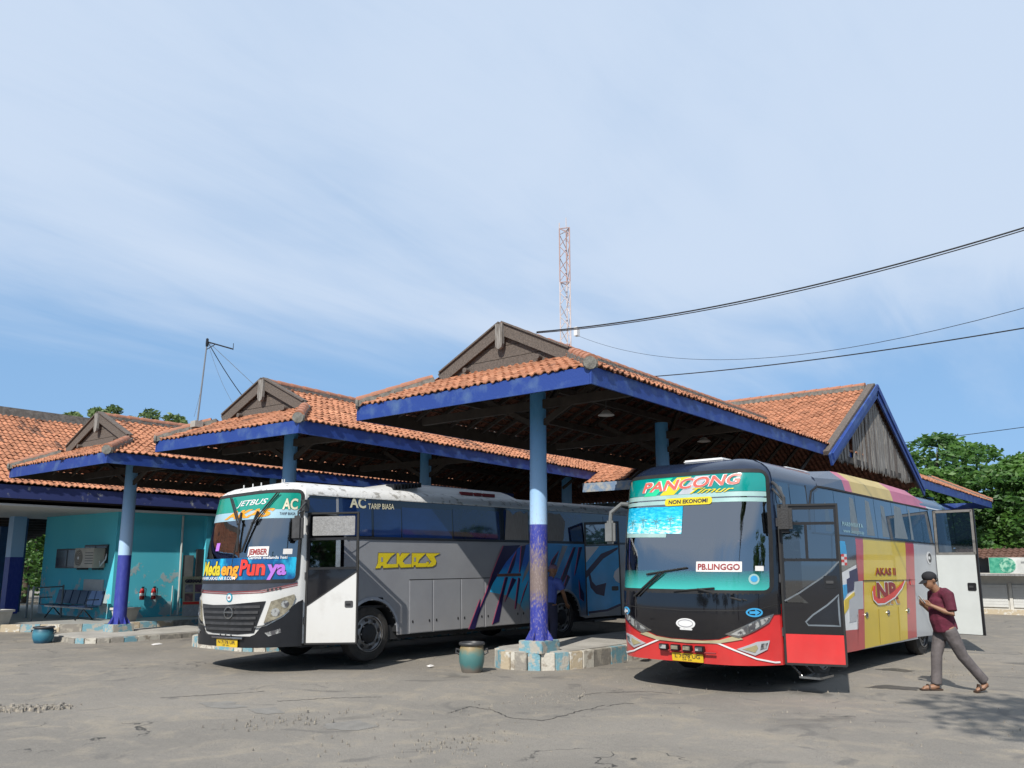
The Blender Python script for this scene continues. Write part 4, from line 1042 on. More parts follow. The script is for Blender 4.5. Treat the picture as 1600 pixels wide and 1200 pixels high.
    for k in ('s1', 's1b', 's2', 's3', 's4', 's5', 's6', 's7', 's8', 's9', 's10', 's11', 's12'):
        p = G1[k]; 
        if sum((p[i][0]*p[(i+1) % len(p)][1]-p[(i+1) % len(p)][0]*p[i][1]) for i in range(len(p))) < 0: p = p[::-1]
        patch(sh, 'slash', p, NAVY, t, .018, .002, da=0); patch(sh, 'slash_edge', [(a-.025, z) for a, z in p], PINK, t, .016, .001, da=0)
    for k in ('g1', 'g2'): patch(sh, 'slash', G1[k], GREY1, t, .018, .002, da=0)
    patch(sh, 'side_reflector', rrect(4.89, 5.66, 1.465, 1.525, .008), mat('brown reflector', (.16, .075, .06), .4), t, .022, .012, da=0)
    patch(sh, 'grey_shade', [(.99, 2.18), (1.03, 2.2), (1.5, 2.2), (1.02, 1.95)], GREY1, t, .006, .002, da=0)
    patch(sh, 'side_lamp', rrect(1.66, 1.78, 1.10, 1.14, .015), BLACKP, t, .014, .010, da=0)
    for c in (a1, a2):
        mb = MB(); n = 20
        for k in range(n):
            q0, q1 = PI*k/n, PI*(k+1)/n
            pa = [sh(c+math.cos(q)*r, .5+math.sin(q)*r, o) for q, r, o in ((q0, .60, .03), (q1, .60, .03), (q1, .655, .012), (q0, .655, .012))]; mb.face(*pa)
            pb = [sh(c+math.cos(q)*.60, .5+math.sin(q)*.60, o) for q, o in ((q0, .03), (q1, .03), (q1, -.04), (q0, -.04))]; mb.face(*pb)
        mb.build('wheel_arch', mat('light grey arch', (.36, .38, .42), .35), t, True)
    # wheels
    for x in (2.29, 2.29+5.65):
        wheel(t, x, .06, .5); wheel(t, x, sh.W-.06, .5, side=1)
        MB().tube([(x, .3, .5), (x, sh.W-.3, .5)], .07, 8).build('axle', DARKIN, t)
    # roof air conditioner
    mb = MB(); secs = [(2.75, .02, .02), (3.3, .16, .06), (3.9, .20, .08), (6.6, .18, .08), (6.9, .02, .02)]
    for i, (x, h, e) in enumerate(secs):
        for (y, z) in ((.36, 3.16), (.42+e, 3.18+h*.7), (.65+e, 3.2+h), (1.95-e, 3.2+h), (2.16-e, 3.18+h*.7), (2.2, 3.16)): mb.v.append((x, y, z))
    for i in range(len(secs)-1):
        for k in range(5): mb.f.append((i*6+k, i*6+k+1, i*6+k+7, i*6+k+6))
    mb.f += [(0, 1, 2, 3, 4, 5), tuple(24+k for k in range(6))]
    ac = mb.build('air_conditioner', WHITE1, t, True)
    for k in range(9): MB().box(3.10+k*.085, 3.14+k*.085, .36, .62, 3.20+k*.012, 3.325+k*.008, Matrix.Rotation(0, 4, 'X')).build('louver', BLACKP, ac)
    for (x0, x1) in ((5.0, 5.35), (5.42, 5.62), (5.68, 6.05)): MB().box(x0, x1, .385, .47, 3.21, 3.28).build('red_stripe', REDP, ac)
    for (a, z) in ((-2.35, 3.2), (-2.05, 3.21), (-1.75, 3.21), (-.75, 3.21), (-.5, 3.2)):
        p = Vector(sh(a, z)); MB().tube([p, p+Vector((0, 0, .06))], .012, 6).build('roof_peg', WHITE1, t)
    bus_interior(t, sh, mat('blue seat', (.05, .07, .12), .8), mat('grey dashboard', (.10, .10, .11), .7))
    # ---- open front door (seen on its outer face)
    def door(name, x, w, ang, z0, z1, kind):
        d = bpy.data.objects.new(name, None); COL.objects.link(d); d.parent = t; d.location = (x, -.005, 0); d.rotation_euler = (0, 0, -rad(ang)); return d
    z0, z1, w = .415, 2.64, .90
    mb = MB(); fr = .045
    rects = [(0, w, z0, 1.04), (0, w, 2.60, z1), (0, fr, 1.04, 2.60), (w-fr, w, 1.04, 2.60), (fr, w-fr, 2.16, 2.205), (fr, w-fr, 1.655, 1.70)]
    for (p, q, r, u) in rects: mb.box(p, q, 0, .04, r, u)
    dr = mb.build('front_door', BLACKP, t); dr.location = (.86, -.005, 0); dr.rotation_euler = (0, 0, -rad(50))
    patch(FL, 'door_skin', [(.02, z0), (w-.02, z0), (w-.02, 1.63), (.02, 1.04)], WHITE1, dr, .012, .010, da=0)
    patch(FL, 'door_glass', [(.02, 1.05), (w-.02, 1.64), (w-.02, 1.66), (.02, 1.66)], BLACKG, dr, .006, .006, da=0)
    strip(FL, 'door_trim', [(.0, 1.04), (w, 1.635)], .02, BLACKR, dr, .018)
    patch(FL, 'mesh_panel', rrect(.09, w-.07, 2.24, 2.57, .015), MESHG, dr, .012, .01, da=0)
    patch(FL, 'sliding_pane', rrect(.06, .50, 1.70, 2.16, .01), glass('door glass', (.22, .28, .32), .06), dr, -.012, .006, da=0)
    patch(FL, 'sliding_rail', rrect(.50, .58, 1.70, 2.16, .005), CHROME, dr, -.010, .012, da=0)
    frame(FL, 'door_seal', rrect(0, w, z0, z1, .02), .028, BLACKR, dr, .018, .03)
    for zz in (.75, 1.5, 2.3): MB().tube([(-.01, -.02, zz), (-.01, -.02, zz+.12)], .016, 8).build('hinge', GRILLE, dr)
    h = patch(FL, 'door_handle', rrect(w-.22, w-.08, 1.02, 1.13, .02), GRILLE, dr, .022, .012, da=0); patch(FL, 'handle_grip', rrect(w-.20, w-.12, 1.06, 1.085, .008), BLACKP, h, .034, .014, da=0)
    # ---- open rear door
    w = .85; z0, z1 = .50, 2.72
    mb = MB(); 
    for (p, q, r, u) in [(0, w, z0, 2.16), (0, w, 2.66, z1), (0, fr, 2.16, 2.66), (w-fr, w, 2.16, 2.66)]: mb.box(p, q, 0, .04, r, u)
    dr = mb.build('rear_door', BLACKP, t); dr.location = (8.8, -.01, 0); dr.rotation_euler = (0, 0, -rad(62))
    patch(FL, 'door_skin', rrect(.03, w-.03, z0, 2.14, .01), mat('sky blue paint', (.05, .46, .92), .35, var=.2, vs=2, coat=.3), dr, .010, .008, da=0)
    patch(FL, 'slash', [(.03, 1.55), (.40, 1.95), (w-.04, 2.10), (w-.04, 2.05), (.45, 1.83), (.03, 1.38)], NAVY, dr, .014, .002, da=0)
    patch(FL, 'slash', [(.10, 1.60), (.16, 1.30), (.25, 1.20), (.5, 1.26), (.44, .95), (.25, 1.0), (.12, 1.15), (.08, 1.4)], NAVY, dr, .014, .002, da=0)
    patch(FL, 'white_corner', [(.03, 1.75), (.36, 2.13), (.03, 2.13)], WHITEF, dr, .013, .002, da=0); patch(FL, 'white_corner', [(.06, z0), (w-.03, z0), (w-.03, .72), (.5, .60), (.06, .56)], GREY1, dr, .013, .002, da=0)
    patch(FL, 'white_disc', [(w-.03, 1.25), (w-.03, 1.62), (w-.14, 1.52), (w-.17, 1.40), (w-.12, 1.30)], WHITEF, dr, .013, .002, da=0); strip(FL, 'slash', [(.05, .57), (.5, .62), (w-.03, .75)], .05, NAVY, dr, .016)
    patch(FL, 'door_handle', rrect(w-.22, w-.06, 1.08, 1.18, .02), BLACKP, dr, .022, .012, da=0); patch(FL, 'door_glass', rrect(.04, w-.04, 2.17, 2.65, .01), glass('door glass', (.22, .28, .32), .06), dr, -.01, .006, da=0)
    MB().box(8.75, 9.65, -.28, .2, .36, .40).build('step', GRILLE, t)
    return t
bus_one()
# ============================================================ the teal-fronted red, black and yellow bus
DBLUE = mat('dark blue bus paint', (.014, .024, .052), .25, var=.3, vs=1.5, coat=.4)
WIN2 = mat('dark reflective window', (.016, .052, .095), .05, vs=.8, col2=(.010, .034, .066), metal=.25, coat=.6)
RED2 = mat('bright red bus paint', (.66, .022, .024), .3, var=.15, vs=2, coat=.4, dust=.15)
RED3 = mat('red flank paint', (.52, .04, .045), .3, var=.2, vs=2, coat=.3, dust=.2, bump=.10, bs=2.0)
YEL2 = mat('yellow flank paint', (.70, .50, .012), .33, var=.10, vs=1.5, coat=.3, dust=.2, bump=.10, bs=2.0)
GREY2 = mat('pale grey flank paint', (.46, .48, .51), .35, var=.12, vs=1.5, coat=.2, dust=.25, bump=.10, bs=2.0)
PINK2 = mat('dull rose stripe', (.50, .13, .20), .4, var=.15)
BEIGE2 = mat('straw stripe', (.56, .42, .13), .4, var=.15)
TEAL2 = mat('teal windshield foil', (.0, .27, .245), .16, var=.2, vs=1.2, coat=.8)
PALE2 = mat('pale teal foil', (.36, .55, .53), .25, var=.15, vs=4, coat=.4)
WS2 = glass('clear windshield glass', (.66, .78, .80), .20)
def teal_reflection():  # dashboard reflection in the glass, put in as a fading teal layer
    m = bpy.data.materials.new('teal dash reflection'); m.use_nodes = True; t = m.node_tree; L = t.links.new; b = t.nodes['Principled BSDF']
    b.inputs['Base Color'].default_value = (.05, .42, .38, 1); b.inputs['Roughness'].default_value = .15
    tc = N(t, 'ShaderNodeTexCoord'); sp = N(t, 'ShaderNodeSeparateXYZ'); L(tc.outputs['Object'], sp.inputs[0]); mr = N(t, 'ShaderNodeMapRange'); L(sp.outputs[2], mr.inputs[0]); mr.inputs[1].default_value = 1.38; mr.inputs[2].default_value = 1.66; mr.inputs[3].default_value = .95; mr.inputs[4].default_value = .10
    L(mr.outputs[0], b.inputs['Alpha']); return m
TEALG = teal_reflection()
SALMON = mat('salmon lettering', (.72, .13, .10), .45, var=.1)
SKYB = mat('sky blue sign paint', (.05, .36, .68), .45, var=.1)
def beach_mat():
    m = bpy.data.materials.new('beach poster print'); m.use_nodes = True; t = m.node_tree; L = t.links.new; b = t.nodes['Principled BSDF']
    tc = N(t, 'ShaderNodeTexCoord'); mp = N(t, 'ShaderNodeMapping'); L(tc.outputs['Object'], mp.inputs[0]); mp.inputs['Scale'].default_value = (2, 3, 9)
    n = N(t, 'ShaderNodeTexNoise'); L(mp.outputs[0], n.inputs['Vector']); n.inputs['Scale'].default_value = 3.5; n.inputs['Detail'].default_value = 8; n.inputs['Roughness'].default_value = .7
    sp = N(t, 'ShaderNodeSeparateXYZ'); L(tc.outputs['Object'], sp.inputs[0])
    mr = N(t, 'ShaderNodeMapRange'); L(sp.outputs[2], mr.inputs[0]); mr.inputs[1].default_value = 2.65; mr.inputs[2].default_value = 2.22; mr.inputs[3].default_value = -.12; mr.inputs[4].default_value = .14
    ad = N(t, 'ShaderNodeMath', operation='ADD'); L(n.outputs[0], ad.inputs[0]); L(mr.outputs[0], ad.inputs[1])
    cr = N(t, 'ShaderNodeValToRGB'); L(ad.outputs[0], cr.inputs[0]); e = cr.color_ramp.elements
    e[0].position = .36; e[0].color = (.0, .30, .52, 1); e[1].position = .68; e[1].color = (.55, .80, .86, 1); x = e.new(.5); x.color = (.02, .48, .70, 1); x = e.new(.58); x.color = (.10, .50, .62, 1)
    L(cr.outputs[0], b.inputs['Base Color']); b.inputs['Roughness'].default_value = .3
    return m
def bus_two():
    sh = SH2; s = sh.s; af = sh.af
    t = thing('parked_bus', 'black and red fronted coach with teal windshield banner and yellow flank', 'bus', (11.153, 4.579, .035)); t.rotation_euler = (0, .009, -.051)
    wz0, wz1 = 1.38, 3.10; wa0, wa1 = af+.20, -.14
    a1 = 2.34-s; a2 = 2.34+5.3-s
    cuts = side_cuts(sh, [wa0, wa1, .07, .86]+arch_cuts(a1, .58)+arch_cuts(a2, .58))
    rows = [.37, .62, .9, 1.2, 1.38, 1.7, 2.0, 2.25, 2.6, 2.9, 3.0, 3.10, 3.18, 3.25, 3.31, 3.345, 3.36]
    def pick(a, z):
        if z > 2.3: return 0
        if af-.02 < a < .05: return 1 if z < 1.1 else 2
        return 2 if a < 2.2 or a < af else 3
    def opening(a, z): return (wa0 < a < wa1 and wz0 < z < wz1) or (.07 < a < .86 and .42 < z < 2.6)
    shell_mesh(sh, t, [DBLUE, RED2, BLACKG, GREY2], pick, cuts, rows, lambda a: .36, opening, [(a1, .58, .48), (a2, .58, .48)])
    ws = patch(sh, 'windshield', rrect(wa0-.02, wa1+.02, wz0-.02, wz1+.02, .14), WS2, t, .0, .012)
    frame(sh, 'rubber_seal', rrect(wa0-.05, wa1+.05, wz0-.05, wz1+.05, .17), .06, BLACKR, ws, .012)
    patch(sh, 'sun_strip', rrect(wa0+.02, wa1-.02, 2.81, wz1-.01, .1, rs=[.01, .1, .1, .01]), TEAL2, ws, .005, .003)
    patch(sh, 'sun_strip', rrect(wa0+.02, wa1-.02, 2.735, 2.805, .005), PALE2, ws, .005, .003); patch(sh, 'sun_strip', rrect(wa0+.02, wa1-.02, 2.655, 2.715, .005), PALE2, ws, .005, .003)
    for (a, m) in ((-2.30, mat('mint stripe', (.02, .60, .30), .4)), (-1.98, YELLOW), (-1.66, mat('silver stripe', (.52, .55, .60), .4))):
        patch(sh, 'stripe', [(a, 2.80), (a+.25, 2.80), (a+.53, 3.07), (a+.28, 3.07)], m, ws, .009, .002)
    lettering(sh, 'PANCONG', -2.33, 2.865, .155, SALMON, ws, .018, wd=1.72, bold=.025, shear=.22, slope=.035, outline=.03, om=WHITEF)
    lettering(sh, 'Timur', -1.45, 2.805, .085, YELLOW, ws, .018, wd=.72, bold=.012, shear=.6)
    pl = patch(sh, 'class_sign', rrect(-1.87, -1.07, 2.63, 2.745, .05), YELLOW, ws, .014, .004); lettering(sh, 'NON EKONOMI', -1.80, 2.66, .06, NAVYO, pl, .018, wd=.66, bold=.03)
    ps = patch(sh, 'beach_poster', [(-2.72, 2.235), (-1.54, 2.20), (-1.55, 2.615), (-2.76, 2.635)], beach_mat(), t, .008, .003)
    patch(sh, 'poster_margin', [(-2.72, 2.17), (-1.80, 2.15), (-1.80, 2.205), (-2.72, 2.235)], PALE2, t, .006, .002)
    for k in range(4):      # palm shapes printed on the poster
        a = -2.5+k*.25; z = 2.40+.03*(k % 2)
        for j in range(6): q = 2*PI*j/6+.3; strip(sh, 'palm_frond', [(a, z), (a+.09*math.cos(q), z+.05*math.sin(q))], .012, mat('poster teal', (.10, .34, .40), .5), ps, .011, .001)
        strip(sh, 'palm_frond', [(a, z), (a+.02, z-.12)], .012, mat('poster teal', (.10, .34, .40), .5), ps, .011, .001)
    card = patch(sh, 'destination_card', rrect(-1.27, -.60, 1.645, 1.79, .005), CARDW, t, .010, .004); lettering(sh, 'PB.LINGGO', -1.24, 1.675, .085, REDP, card, .014, wd=.61, bold=.03)
    patch(sh, 'teal_reflection', rrect(wa0+.03, wa1-.03, wz0+.01, 1.66, .01), TEALG, ws, .004, .002)
    patch(sh, 'sticker', rrect(-.40, -.26, 1.66, 1.73, .005), CARDW, ws, .004, .002)
    patch(sh, 'round_sticker', oval((-.42, 1.545), .085, .075), PALE2, ws, .006, .002); patch(sh, 'round_sticker', oval((-.42, 1.55), .055, .045), SKYB, ws, .009, .002)
    # nose
    bl = [(.03, 1.345), (af-.03, 1.345), (af-.03, 1.02), (-2.78, .99), (-2.5, .90), (-2.12, .775), (-1.95, .715), (-1.7, .69), (-1.2, .69), (-.95, .715), (-.80, .775), (-.38, .99), (-.10, 1.055), (.03, 1.06)]
    nb = patch(sh, 'black_nose', bl, BLACKG, t, .012, .012)
    strip(sh, 'nose_crease', [(af+.1, 1.2), (-2.5, 1.12), (-1.44, 1.09), (-.4, 1.12), (-.05, 1.2)], .012, BLACKR, nb, .018)
    patch(sh, 'straw_strip', [(-2.14, .758), (-1.96, .70), (-1.7, .676), (-1.2, .676), (-.94, .70), (-.70, .775), (-.62, .72), (-.95, .655), (-1.44, .635), (-1.95, .65), (-2.25, .72)][::-1], mat('straw trim', (.50, .44, .27), .4), t, .016, .014)
    for mir in (0, 1):
        f = (lambda p: mirror_a(p, -1.44)) if mir else (lambda p: p)
        hl = patch(sh, 'headlight', f([(-.86, .785), (-.68, .735), (-.45, .83), (-.215, .945), (-.125, 1.065), (-.37, 1.005)]), CHROME, t, .022, .02)
        patch(sh, 'lamp_lens', f([(-.78, .785), (-.66, .765), (-.57, .80), (-.56, .90)]), LENS2, hl, .028, .006); patch(sh, 'lamp_lens', f([(-.53, .82), (-.44, .86), (-.37, .90), (-.40, .975), (-.53, .92)]), LENS2, hl, .028, .006); patch(sh, 'lamp_lens', f([(-.34, .91), (-.23, .97), (-.17, 1.035), (-.36, .985)]), LENS2, hl, .028, .006)
        fg = patch(sh, 'fog_lamp', f([(-.72, .585), (-.47, .50), (-.27, .58), (-.22, .70), (-.42, .685)]), GREY2, t, .018, .016)
        patch(sh, 'fog_lens', f([(-.64, .585), (-.47, .54), (-.42, .60), (-.44, .645)]), mat('fog lens', (.42, .36, .20), .2), fg, .024, .006); patch(sh, 'fog_lens', f([(-.39, .575), (-.29, .60), (-.26, .67), (-.36, .66)]), LENS2, fg, .024, .006)
        strip(sh, 'white_swoosh', f([(-1.44, .655), (-.98, .66), (-.75, .57), (-.45, .455), (-.15, .40), (-.06, .40)]), .022, WHITEF, t, .014)
    cs = patch(sh, 'oval_badge', oval((-1.44, .905), .155, .075, 26), WHITEF, t, .020, .010); frame(sh, 'badge_ring', oval((-1.44, .91), .125, .055, 26), .01, mat('pale grey print', (.4, .4, .42), .5), cs, .024, .004); patch(sh, 'badge_foot', rrect(-1.54, -1.34, .815, .84, .01), WHITEF, t, .020, .010)
    for (c, d) in ((-.435, 1), (-2.60, -1)):
        o = frame(sh, 'arrow_sign', oval((c, 1.085 if d > 0 else 1.04), .125, .062, 26), .022, SKYB, t, .022, .010)
        z = 1.085 if d > 0 else 1.04
        patch(sh, 'arrow', [(c-.075*d, z-.018), (c+.01*d, z-.018), (c+.01*d, z-.042), (c+.085*d, z), (c+.01*d, z+.042), (c+.01*d, z+.018), (c-.075*d, z+.018)][::d], WHITEF if d < 0 else SKYB, t, .022, .004)
    for k in range(4):
        a = -1.86+k*.195; c = Vector(sh(a+.05, .565, .06)); 
        b = MB(); b.box(-.035, .035, -.07, .07, -.04, .04, Matrix.Translation(c)); o = b.build('marker_lamp', BLACKP, t, bevel=.008)
        b = MB(); b.box(-.042, -.036, -.055, .055, -.026, .026, Matrix.Translation(c)); b.build('marker_lens', LENS if k in (1, 2) else LENS2, o)
    mb = MB(); mb.tube([sh(a, .515, .05) for a in np.linspace(-1.88, -1.0, 8)], .013, 6); mb.build('lamp_bar', REDP, t)
    plate(t, sh, -1.70, -1.20, .372, .487, 'L 7078 UG', .035)
    for (p0, p1, p2, p3) in (((-2.32, 1.27), (-1.84, 1.64), (-2.10, 1.60), (-1.42, 1.70)), ((-.62, 1.25), (-1.22, 1.40), (-1.62, 1.36), (-.98, 1.415))):
        w = MB(); w.tube([sh(*p0, .04), sh(*p1, .05)], .016, 6); w.tube([sh(p0[0]+.08, p0[1], .03), sh(p1[0]+.05, p1[1]-.01, .04)], .010, 6); w.tube([sh(*p2, .025), sh(*p3, .025)], .014, 6); w.lathe([(.04, 0), (.04, .05), (.001, .05)], 12, c=Vector(sh(*p0, 0)), axis='x'); w.build('wiper', BLACKR, t)
    # mirrors
    c = Vector(sh(-.05, 2.40, .24)); mo = MB().box(-.06, .06, -.10, .10, -.20, .20, Matrix.Translation(c) @ Matrix.Rotation(.4, 4, 'Z')).build('mirror', mat('black mirror shell', (.02, .02, .022), .6, bump=.3, bs=50), t, bevel=.05)
    m_ = MB(); m_.tube([sh(-.02, 2.95, .0), Vector(sh(-.05, 2.9, .1)), c+Vector((0, 0, .30)), c+Vector((0, 0, .15))], .024, 8); m_.tube([sh(.0, 2.85, .0), c+Vector((0, 0, .25))], .018, 8); m_.build('mirror_arm', GRILLE, mo)
    c = Vector(sh(af+.02, 2.28, .30)); mo = MB().box(-.05, .05, -.10, .10, -.19, .19, Matrix.Translation(c)).build('mirror', mat('grey mirror shell', (.20, .21, .21), .5, var=.2), t, bevel=.04)
    m_ = MB(); m_.tube([sh(af+.25, 2.72, .0), Vector(sh(af+.1, 2.74, .13)), c+Vector((0, -.02, .32)), c+Vector((0, 0, .15))], .035, 8); m_.build('mirror_arm', mat('grey mirror shell', (.20, .21, .21), .5), mo)
    # ---- near flank
    patch(sh, 'window_band', [(.0, 2.25), (8.1, 2.25), (8.1, 3.0), (.06, 3.0)], DBLUE, t, .004, .004, da=0)
    for (p0, p1) in ((.10, .62), (.66, 1.28)): patch(sh, 'side_window', rrect(p0, p1, 2.64, 2.97, .05), WIN2, t, .010, .005, da=0)
    for (p0, p1) in ((1.5, 2.45), (2.47, 3.45), (3.47, 4.45), (4.47, 5.45), (5.47, 6.45), (6.47, 7.35), (7.37, 8.02)):
        patch(sh, 'side_window', [(p0 if p0 > 2 else p0+.0, 2.27), (p1, 2.27), (p1, 2.985), (p0+(.35 if p0 < 2 else 0), 2.985), (p0+(.12 if p0 < 2 else 0), 2.9)], WIN2, t, .010, .005, da=0)
    cm = mat('pale curtain', (.22, .26, .29), .6, vs=14, stretch=(9, 1, .5), col2=(.10, .14, .17))
    for (p0, p1, q) in ((.20, .42, 2.9), (1.95, 2.2, 2.75), (3.1, 3.5, 2.92), (3.9, 4.3, 2.92), (4.75, 5.1, 2.88), (5.45, 6.25, 2.92), (6.5, 6.65, 2.9)):
        patch(sh, 'curtain', [(p0, 2.30 if p0 > 1 else 2.66), (p1, 2.30 if p0 > 1 else 2.66), (lerp(p0, p1, .72), q), (lerp(p0, p1, .25), q+.02)], cm, t, .013, .002, da=0)
    strip(sh, 'window_arc', [(1.30, 2.30), (1.36, 2.65), (1.52, 2.92), (1.8, 3.02), (2.3, 3.03), (5.2, 3.01), (8.0, 2.99)], .03, BLACKR, t, .016)
    strip(sh, 'panel_seam', [(1.30, 2.6), (1.30, 3.0)], .02, BLACKR, t, .012)
    lettering(sh, 'PARIWISATA', 2.70, 2.42, .075, PALE2, t, .018, wd=1.0, bold=.01); lettering(sh, 'www.akasgroup', 2.70, 2.31, .07, PALE2, t, .018, wd=1.0)
    order = [('black', BLACKG), ('white', WHITEF), ('red1', RED3), ('redb', RED3), ('yellow', YEL2), ('red2', RED3), ('grey', GREY2), ('navy', NAVY), ('lblue', SKYB), ('yel2', YEL2), ('grey2', GREY2), ('sticker', SKYB)]
    for i, (k, m) in enumerate(order):
        p = G2[k]
        if sum((p[j][0]*p[(j+1) % len(p)][1]-p[(j+1) % len(p)][0]*p[j][1]) for j in range(len(p))) < 0: p = p[::-1]
        z1 = 2.255
        patch(sh, 'paint_field', [(a, min(z, z1)) for a, z in p], m, t, .008 if i < 7 else .014, .006, da=0)
    for k in range(8):
        a = 2.51+(k % 2)*.12+(.0 if (k//2) % 2 == 0 else 0); z = 1.76+(k//2)*.047
        patch(sh, 'checker', [(a, z), (a+.12, z), (a+.12, z+.047), (a, z+.047)], REDF if (k+k//2) % 2 else WHITEF, t, .014, .003, da=0)
    for p0, p1 in ((3.40, 4.12), (4.14, 5.24), (5.26, 5.72)):
        pass
    for a in (4.14, 5.25): strip(sh, 'panel_seam', [(a-.03, .40), (a+.02, 1.0)], .008, mat('dark yellow seam', (.25, .17, .01), .5), t, .016, .004)
    strip(sh, 'panel_seam', [(3.45, 1.505), (6.45, 1.50)], .012, BLACKR, t, .018, .006)
    for a in (3.52, 4.67, 5.85): lk = patch(sh, 'lock', oval((a, .92), .075, .05, 16), CHROME, t, .020, .01, da=0); patch(sh, 'lock_slot', oval((a, .92), .035, .03, 10), BLACKP, lk, .024, .004, da=0)
    lettering(sh, 'AKAS II', 4.12, 1.60, .13, REDP, t, .018, wd=1.15, bold=.03, shear=.0, name='lettering', outline=.012, om=ORANGE)
    lettering(sh, 'NR', 4.15, 1.08, .38, mat('amber lettering', (.62, .28, .03), .45), t, .017, wd=1.25, bold=.03, outline=.02, om=WHITEF)
    lettering(sh, 'NR', 4.12, 1.17, .30, REDP, t, .020, wd=1.2, bold=.04, outline=.03, om=WHITEF)
    sw_ = [(3.88, 1.30), (3.90, 1.18), (4.1, 1.10), (4.5, 1.10), (5.1, 1.20), (5.55, 1.36), (5.78, 1.50), (5.5, 1.42), (5.0, 1.28), (4.5, 1.19), (4.15, 1.18), (4.02, 1.24), (4.05, 1.42), (3.95, 1.40)]
    patch(sh, 'swoosh', sw_, REDF, t, .023, .003, da=0); strip(sh, 'swoosh_edge', [(3.87, 1.32), (3.89, 1.17), (4.1, 1.085), (4.5, 1.085), (5.1, 1.185), (5.55, 1.345), (5.78, 1.49)], .022, WHITEF, t, .024, .003)
    patch(sh, 'fuel_cap', rrect(6.12, 6.42, 1.40, 1.52, .03), RED2, t, .018, .008, da=0)
    pd = patch(sh, 'round_badge', oval((7.56, 1.95), .17, .13), WHITEF, t, .016, .003, da=0); patch(sh, 'round_badge', oval((7.6, 1.95), .12, .10), GRILLE, pd, .019, .003, da=0); patch(sh, 'badge_mark', rrect(7.50, 7.62, 1.92, 1.98, .01), WHITEF, pd, .022, .003, da=0)
    strip(sh, 'belt_rail', [(1.4, 2.255), (8.1, 2.255)], .022, BLACKP, t, .020, .014)
    # roof fairing in coloured lengths, hatch and air conditioner
    def fair(x0, x1, h0, h1, m, name='roof_fairing'):
        mb = MB()
        for (x, h) in ((x0, h0), (x1, h1)):
            for (y, z) in ((.045, 3.02), (.10, 3.06+h*.55), (.30, 3.08+h), (sh.W-.30, 3.08+h), (sh.W-.10, 3.06+h*.55), (sh.W-.045, 3.02)): mb.v.append((x, y, z))
        for k in range(5): mb.f.append((k, k+1, k+7, k+6))
        mb.f += [(5, 4, 3, 2, 1, 0), (6, 7, 8, 9, 10, 11)]
        return mb.build(name, m, t)
    fair(2.5, 3.75, .20, .325, DBLUE); fair(3.75, 4.10, .325, .335, PINK2); fair(4.10, 6.35, .335, .335, BEIGE2); fair(6.35, 8.0, .335, .30, PINK2); fair(8.0, 8.6, .30, .14, PINK2); fair(8.6, 10.1, .14, .10, GREY2)
    MB().box(3.0, 6.2, .75, 1.85, 3.39, 3.455).build('roof_hatch', WHITEF, t, bevel=.02)
    MB().box(1.0, 1.75, .95, 1.65, 3.37, 3.425).build('roof_hatch', WHITEF, t, bevel=.02)
    for x in (2.34, 2.34+5.3):
        wheel(t, x, .06, .48); wheel(t, x, sh.W-.06, .48, side=1); MB().tube([(x, .3, .5), (x, sh.W-.3, .5)], .07, 8).build('axle', DARKIN, t)
    bus_interior(t, sh, mat('maroon seat', (.16, .05, .04), .8), mat('brown dashboard', (.22, .16, .13), .7))
    # ---- open front door: black with glass above, red foot
    def door(name, x, w, ang, rects):
        mb = MB()
        for (p, q, r, u) in rects: mb.box(p, q, 0, .04, r, u)
        d = mb.build(name, BLACKP, t); d.location = (x, -.005, 0); d.rotation_euler = (0, 0, -rad(ang)); return d
    w = .83; z0, z1 = .36, 2.62; fr = .06
    d = door('front_door', .76, w, 68, [(0, w, z0, 1.20), (0, w, 2.54, z1), (0, fr, 1.2, 2.54), (w-fr, w, 1.2, 2.54), (fr, w-fr, 1.80, 1.84), (fr, w-fr, 2.32, 2.36), (.36, .40, 1.84, 2.32)])
    dg = glass('door glass', (.22, .28, .32), .06)
    patch(FL, 'door_skin', rrect(.015, w-.015, .79, 1.215, .005), BLACKG, d, .010, .008, da=0); patch(FL, 'door_skin', [(.36, 1.215), (w-.015, 1.215), (w-.015, 1.80), (.70, 1.66), (.2, 1.36)], BLACKG, d, .010, .008, da=0)
    patch(FL, 'red_foot', rrect(.02, w-.015, z0, .785, .008), RED2, d, .012, .010, da=0)
    patch(FL, 'door_glass', rrect(.06, w-.06, 1.22, 1.80, .02), dg, d, -.012, .006, da=0); patch(FL, 'door_glass', rrect(.06, .36, 1.84, 2.32, .02), dg, d, -.012, .006, da=0); patch(FL, 'door_glass', rrect(.40, w-.06, 1.84, 2.32, .02), dg, d, -.012, .006, da=0); patch(FL, 'door_glass', rrect(.06, w-.06, 2.36, 2.54, .03), dg, d, -.012, .006, da=0)
    strip(FL, 'door_trim', [(.04, 1.24), (.25, 1.36), (.60, 1.60), (w-.03, 1.80)], .022, CHROME, d, .016, .01)
    lo_ = [(.30, .96), (.34, .90), (w-.06, .90), (w-.06, 1.35), (.60, 1.20), (.40, 1.06)]
    frame(FL, 'window_trim', lo_, .022, mat('grey window trim', (.16, .19, .22), .4), d, .016, .01); patch(FL, 'low_window', lo_, mat('dark door window', (.010, .014, .022), .08, coat=.4), d, .012, .003, da=0)
    frame(FL, 'door_seal', rrect(0, w, z0, z1, .03), .03, BLACKR, d, .018, .03)
    for zz in (.75, 1.5, 2.3): MB().tube([(-.01, -.02, zz), (-.01, -.02, zz+.12)], .016, 8).build('hinge', GRILLE, d)
    h = patch(FL, 'door_handle', rrect(w-.25, w-.07, 1.43, 1.60, .025), BLACKP, d, .024, .014, da=0); patch(FL, 'handle_grip', rrect(w-.22, w-.12, 1.49, 1.53, .01), GRILLE, h, .038, .014, da=0)
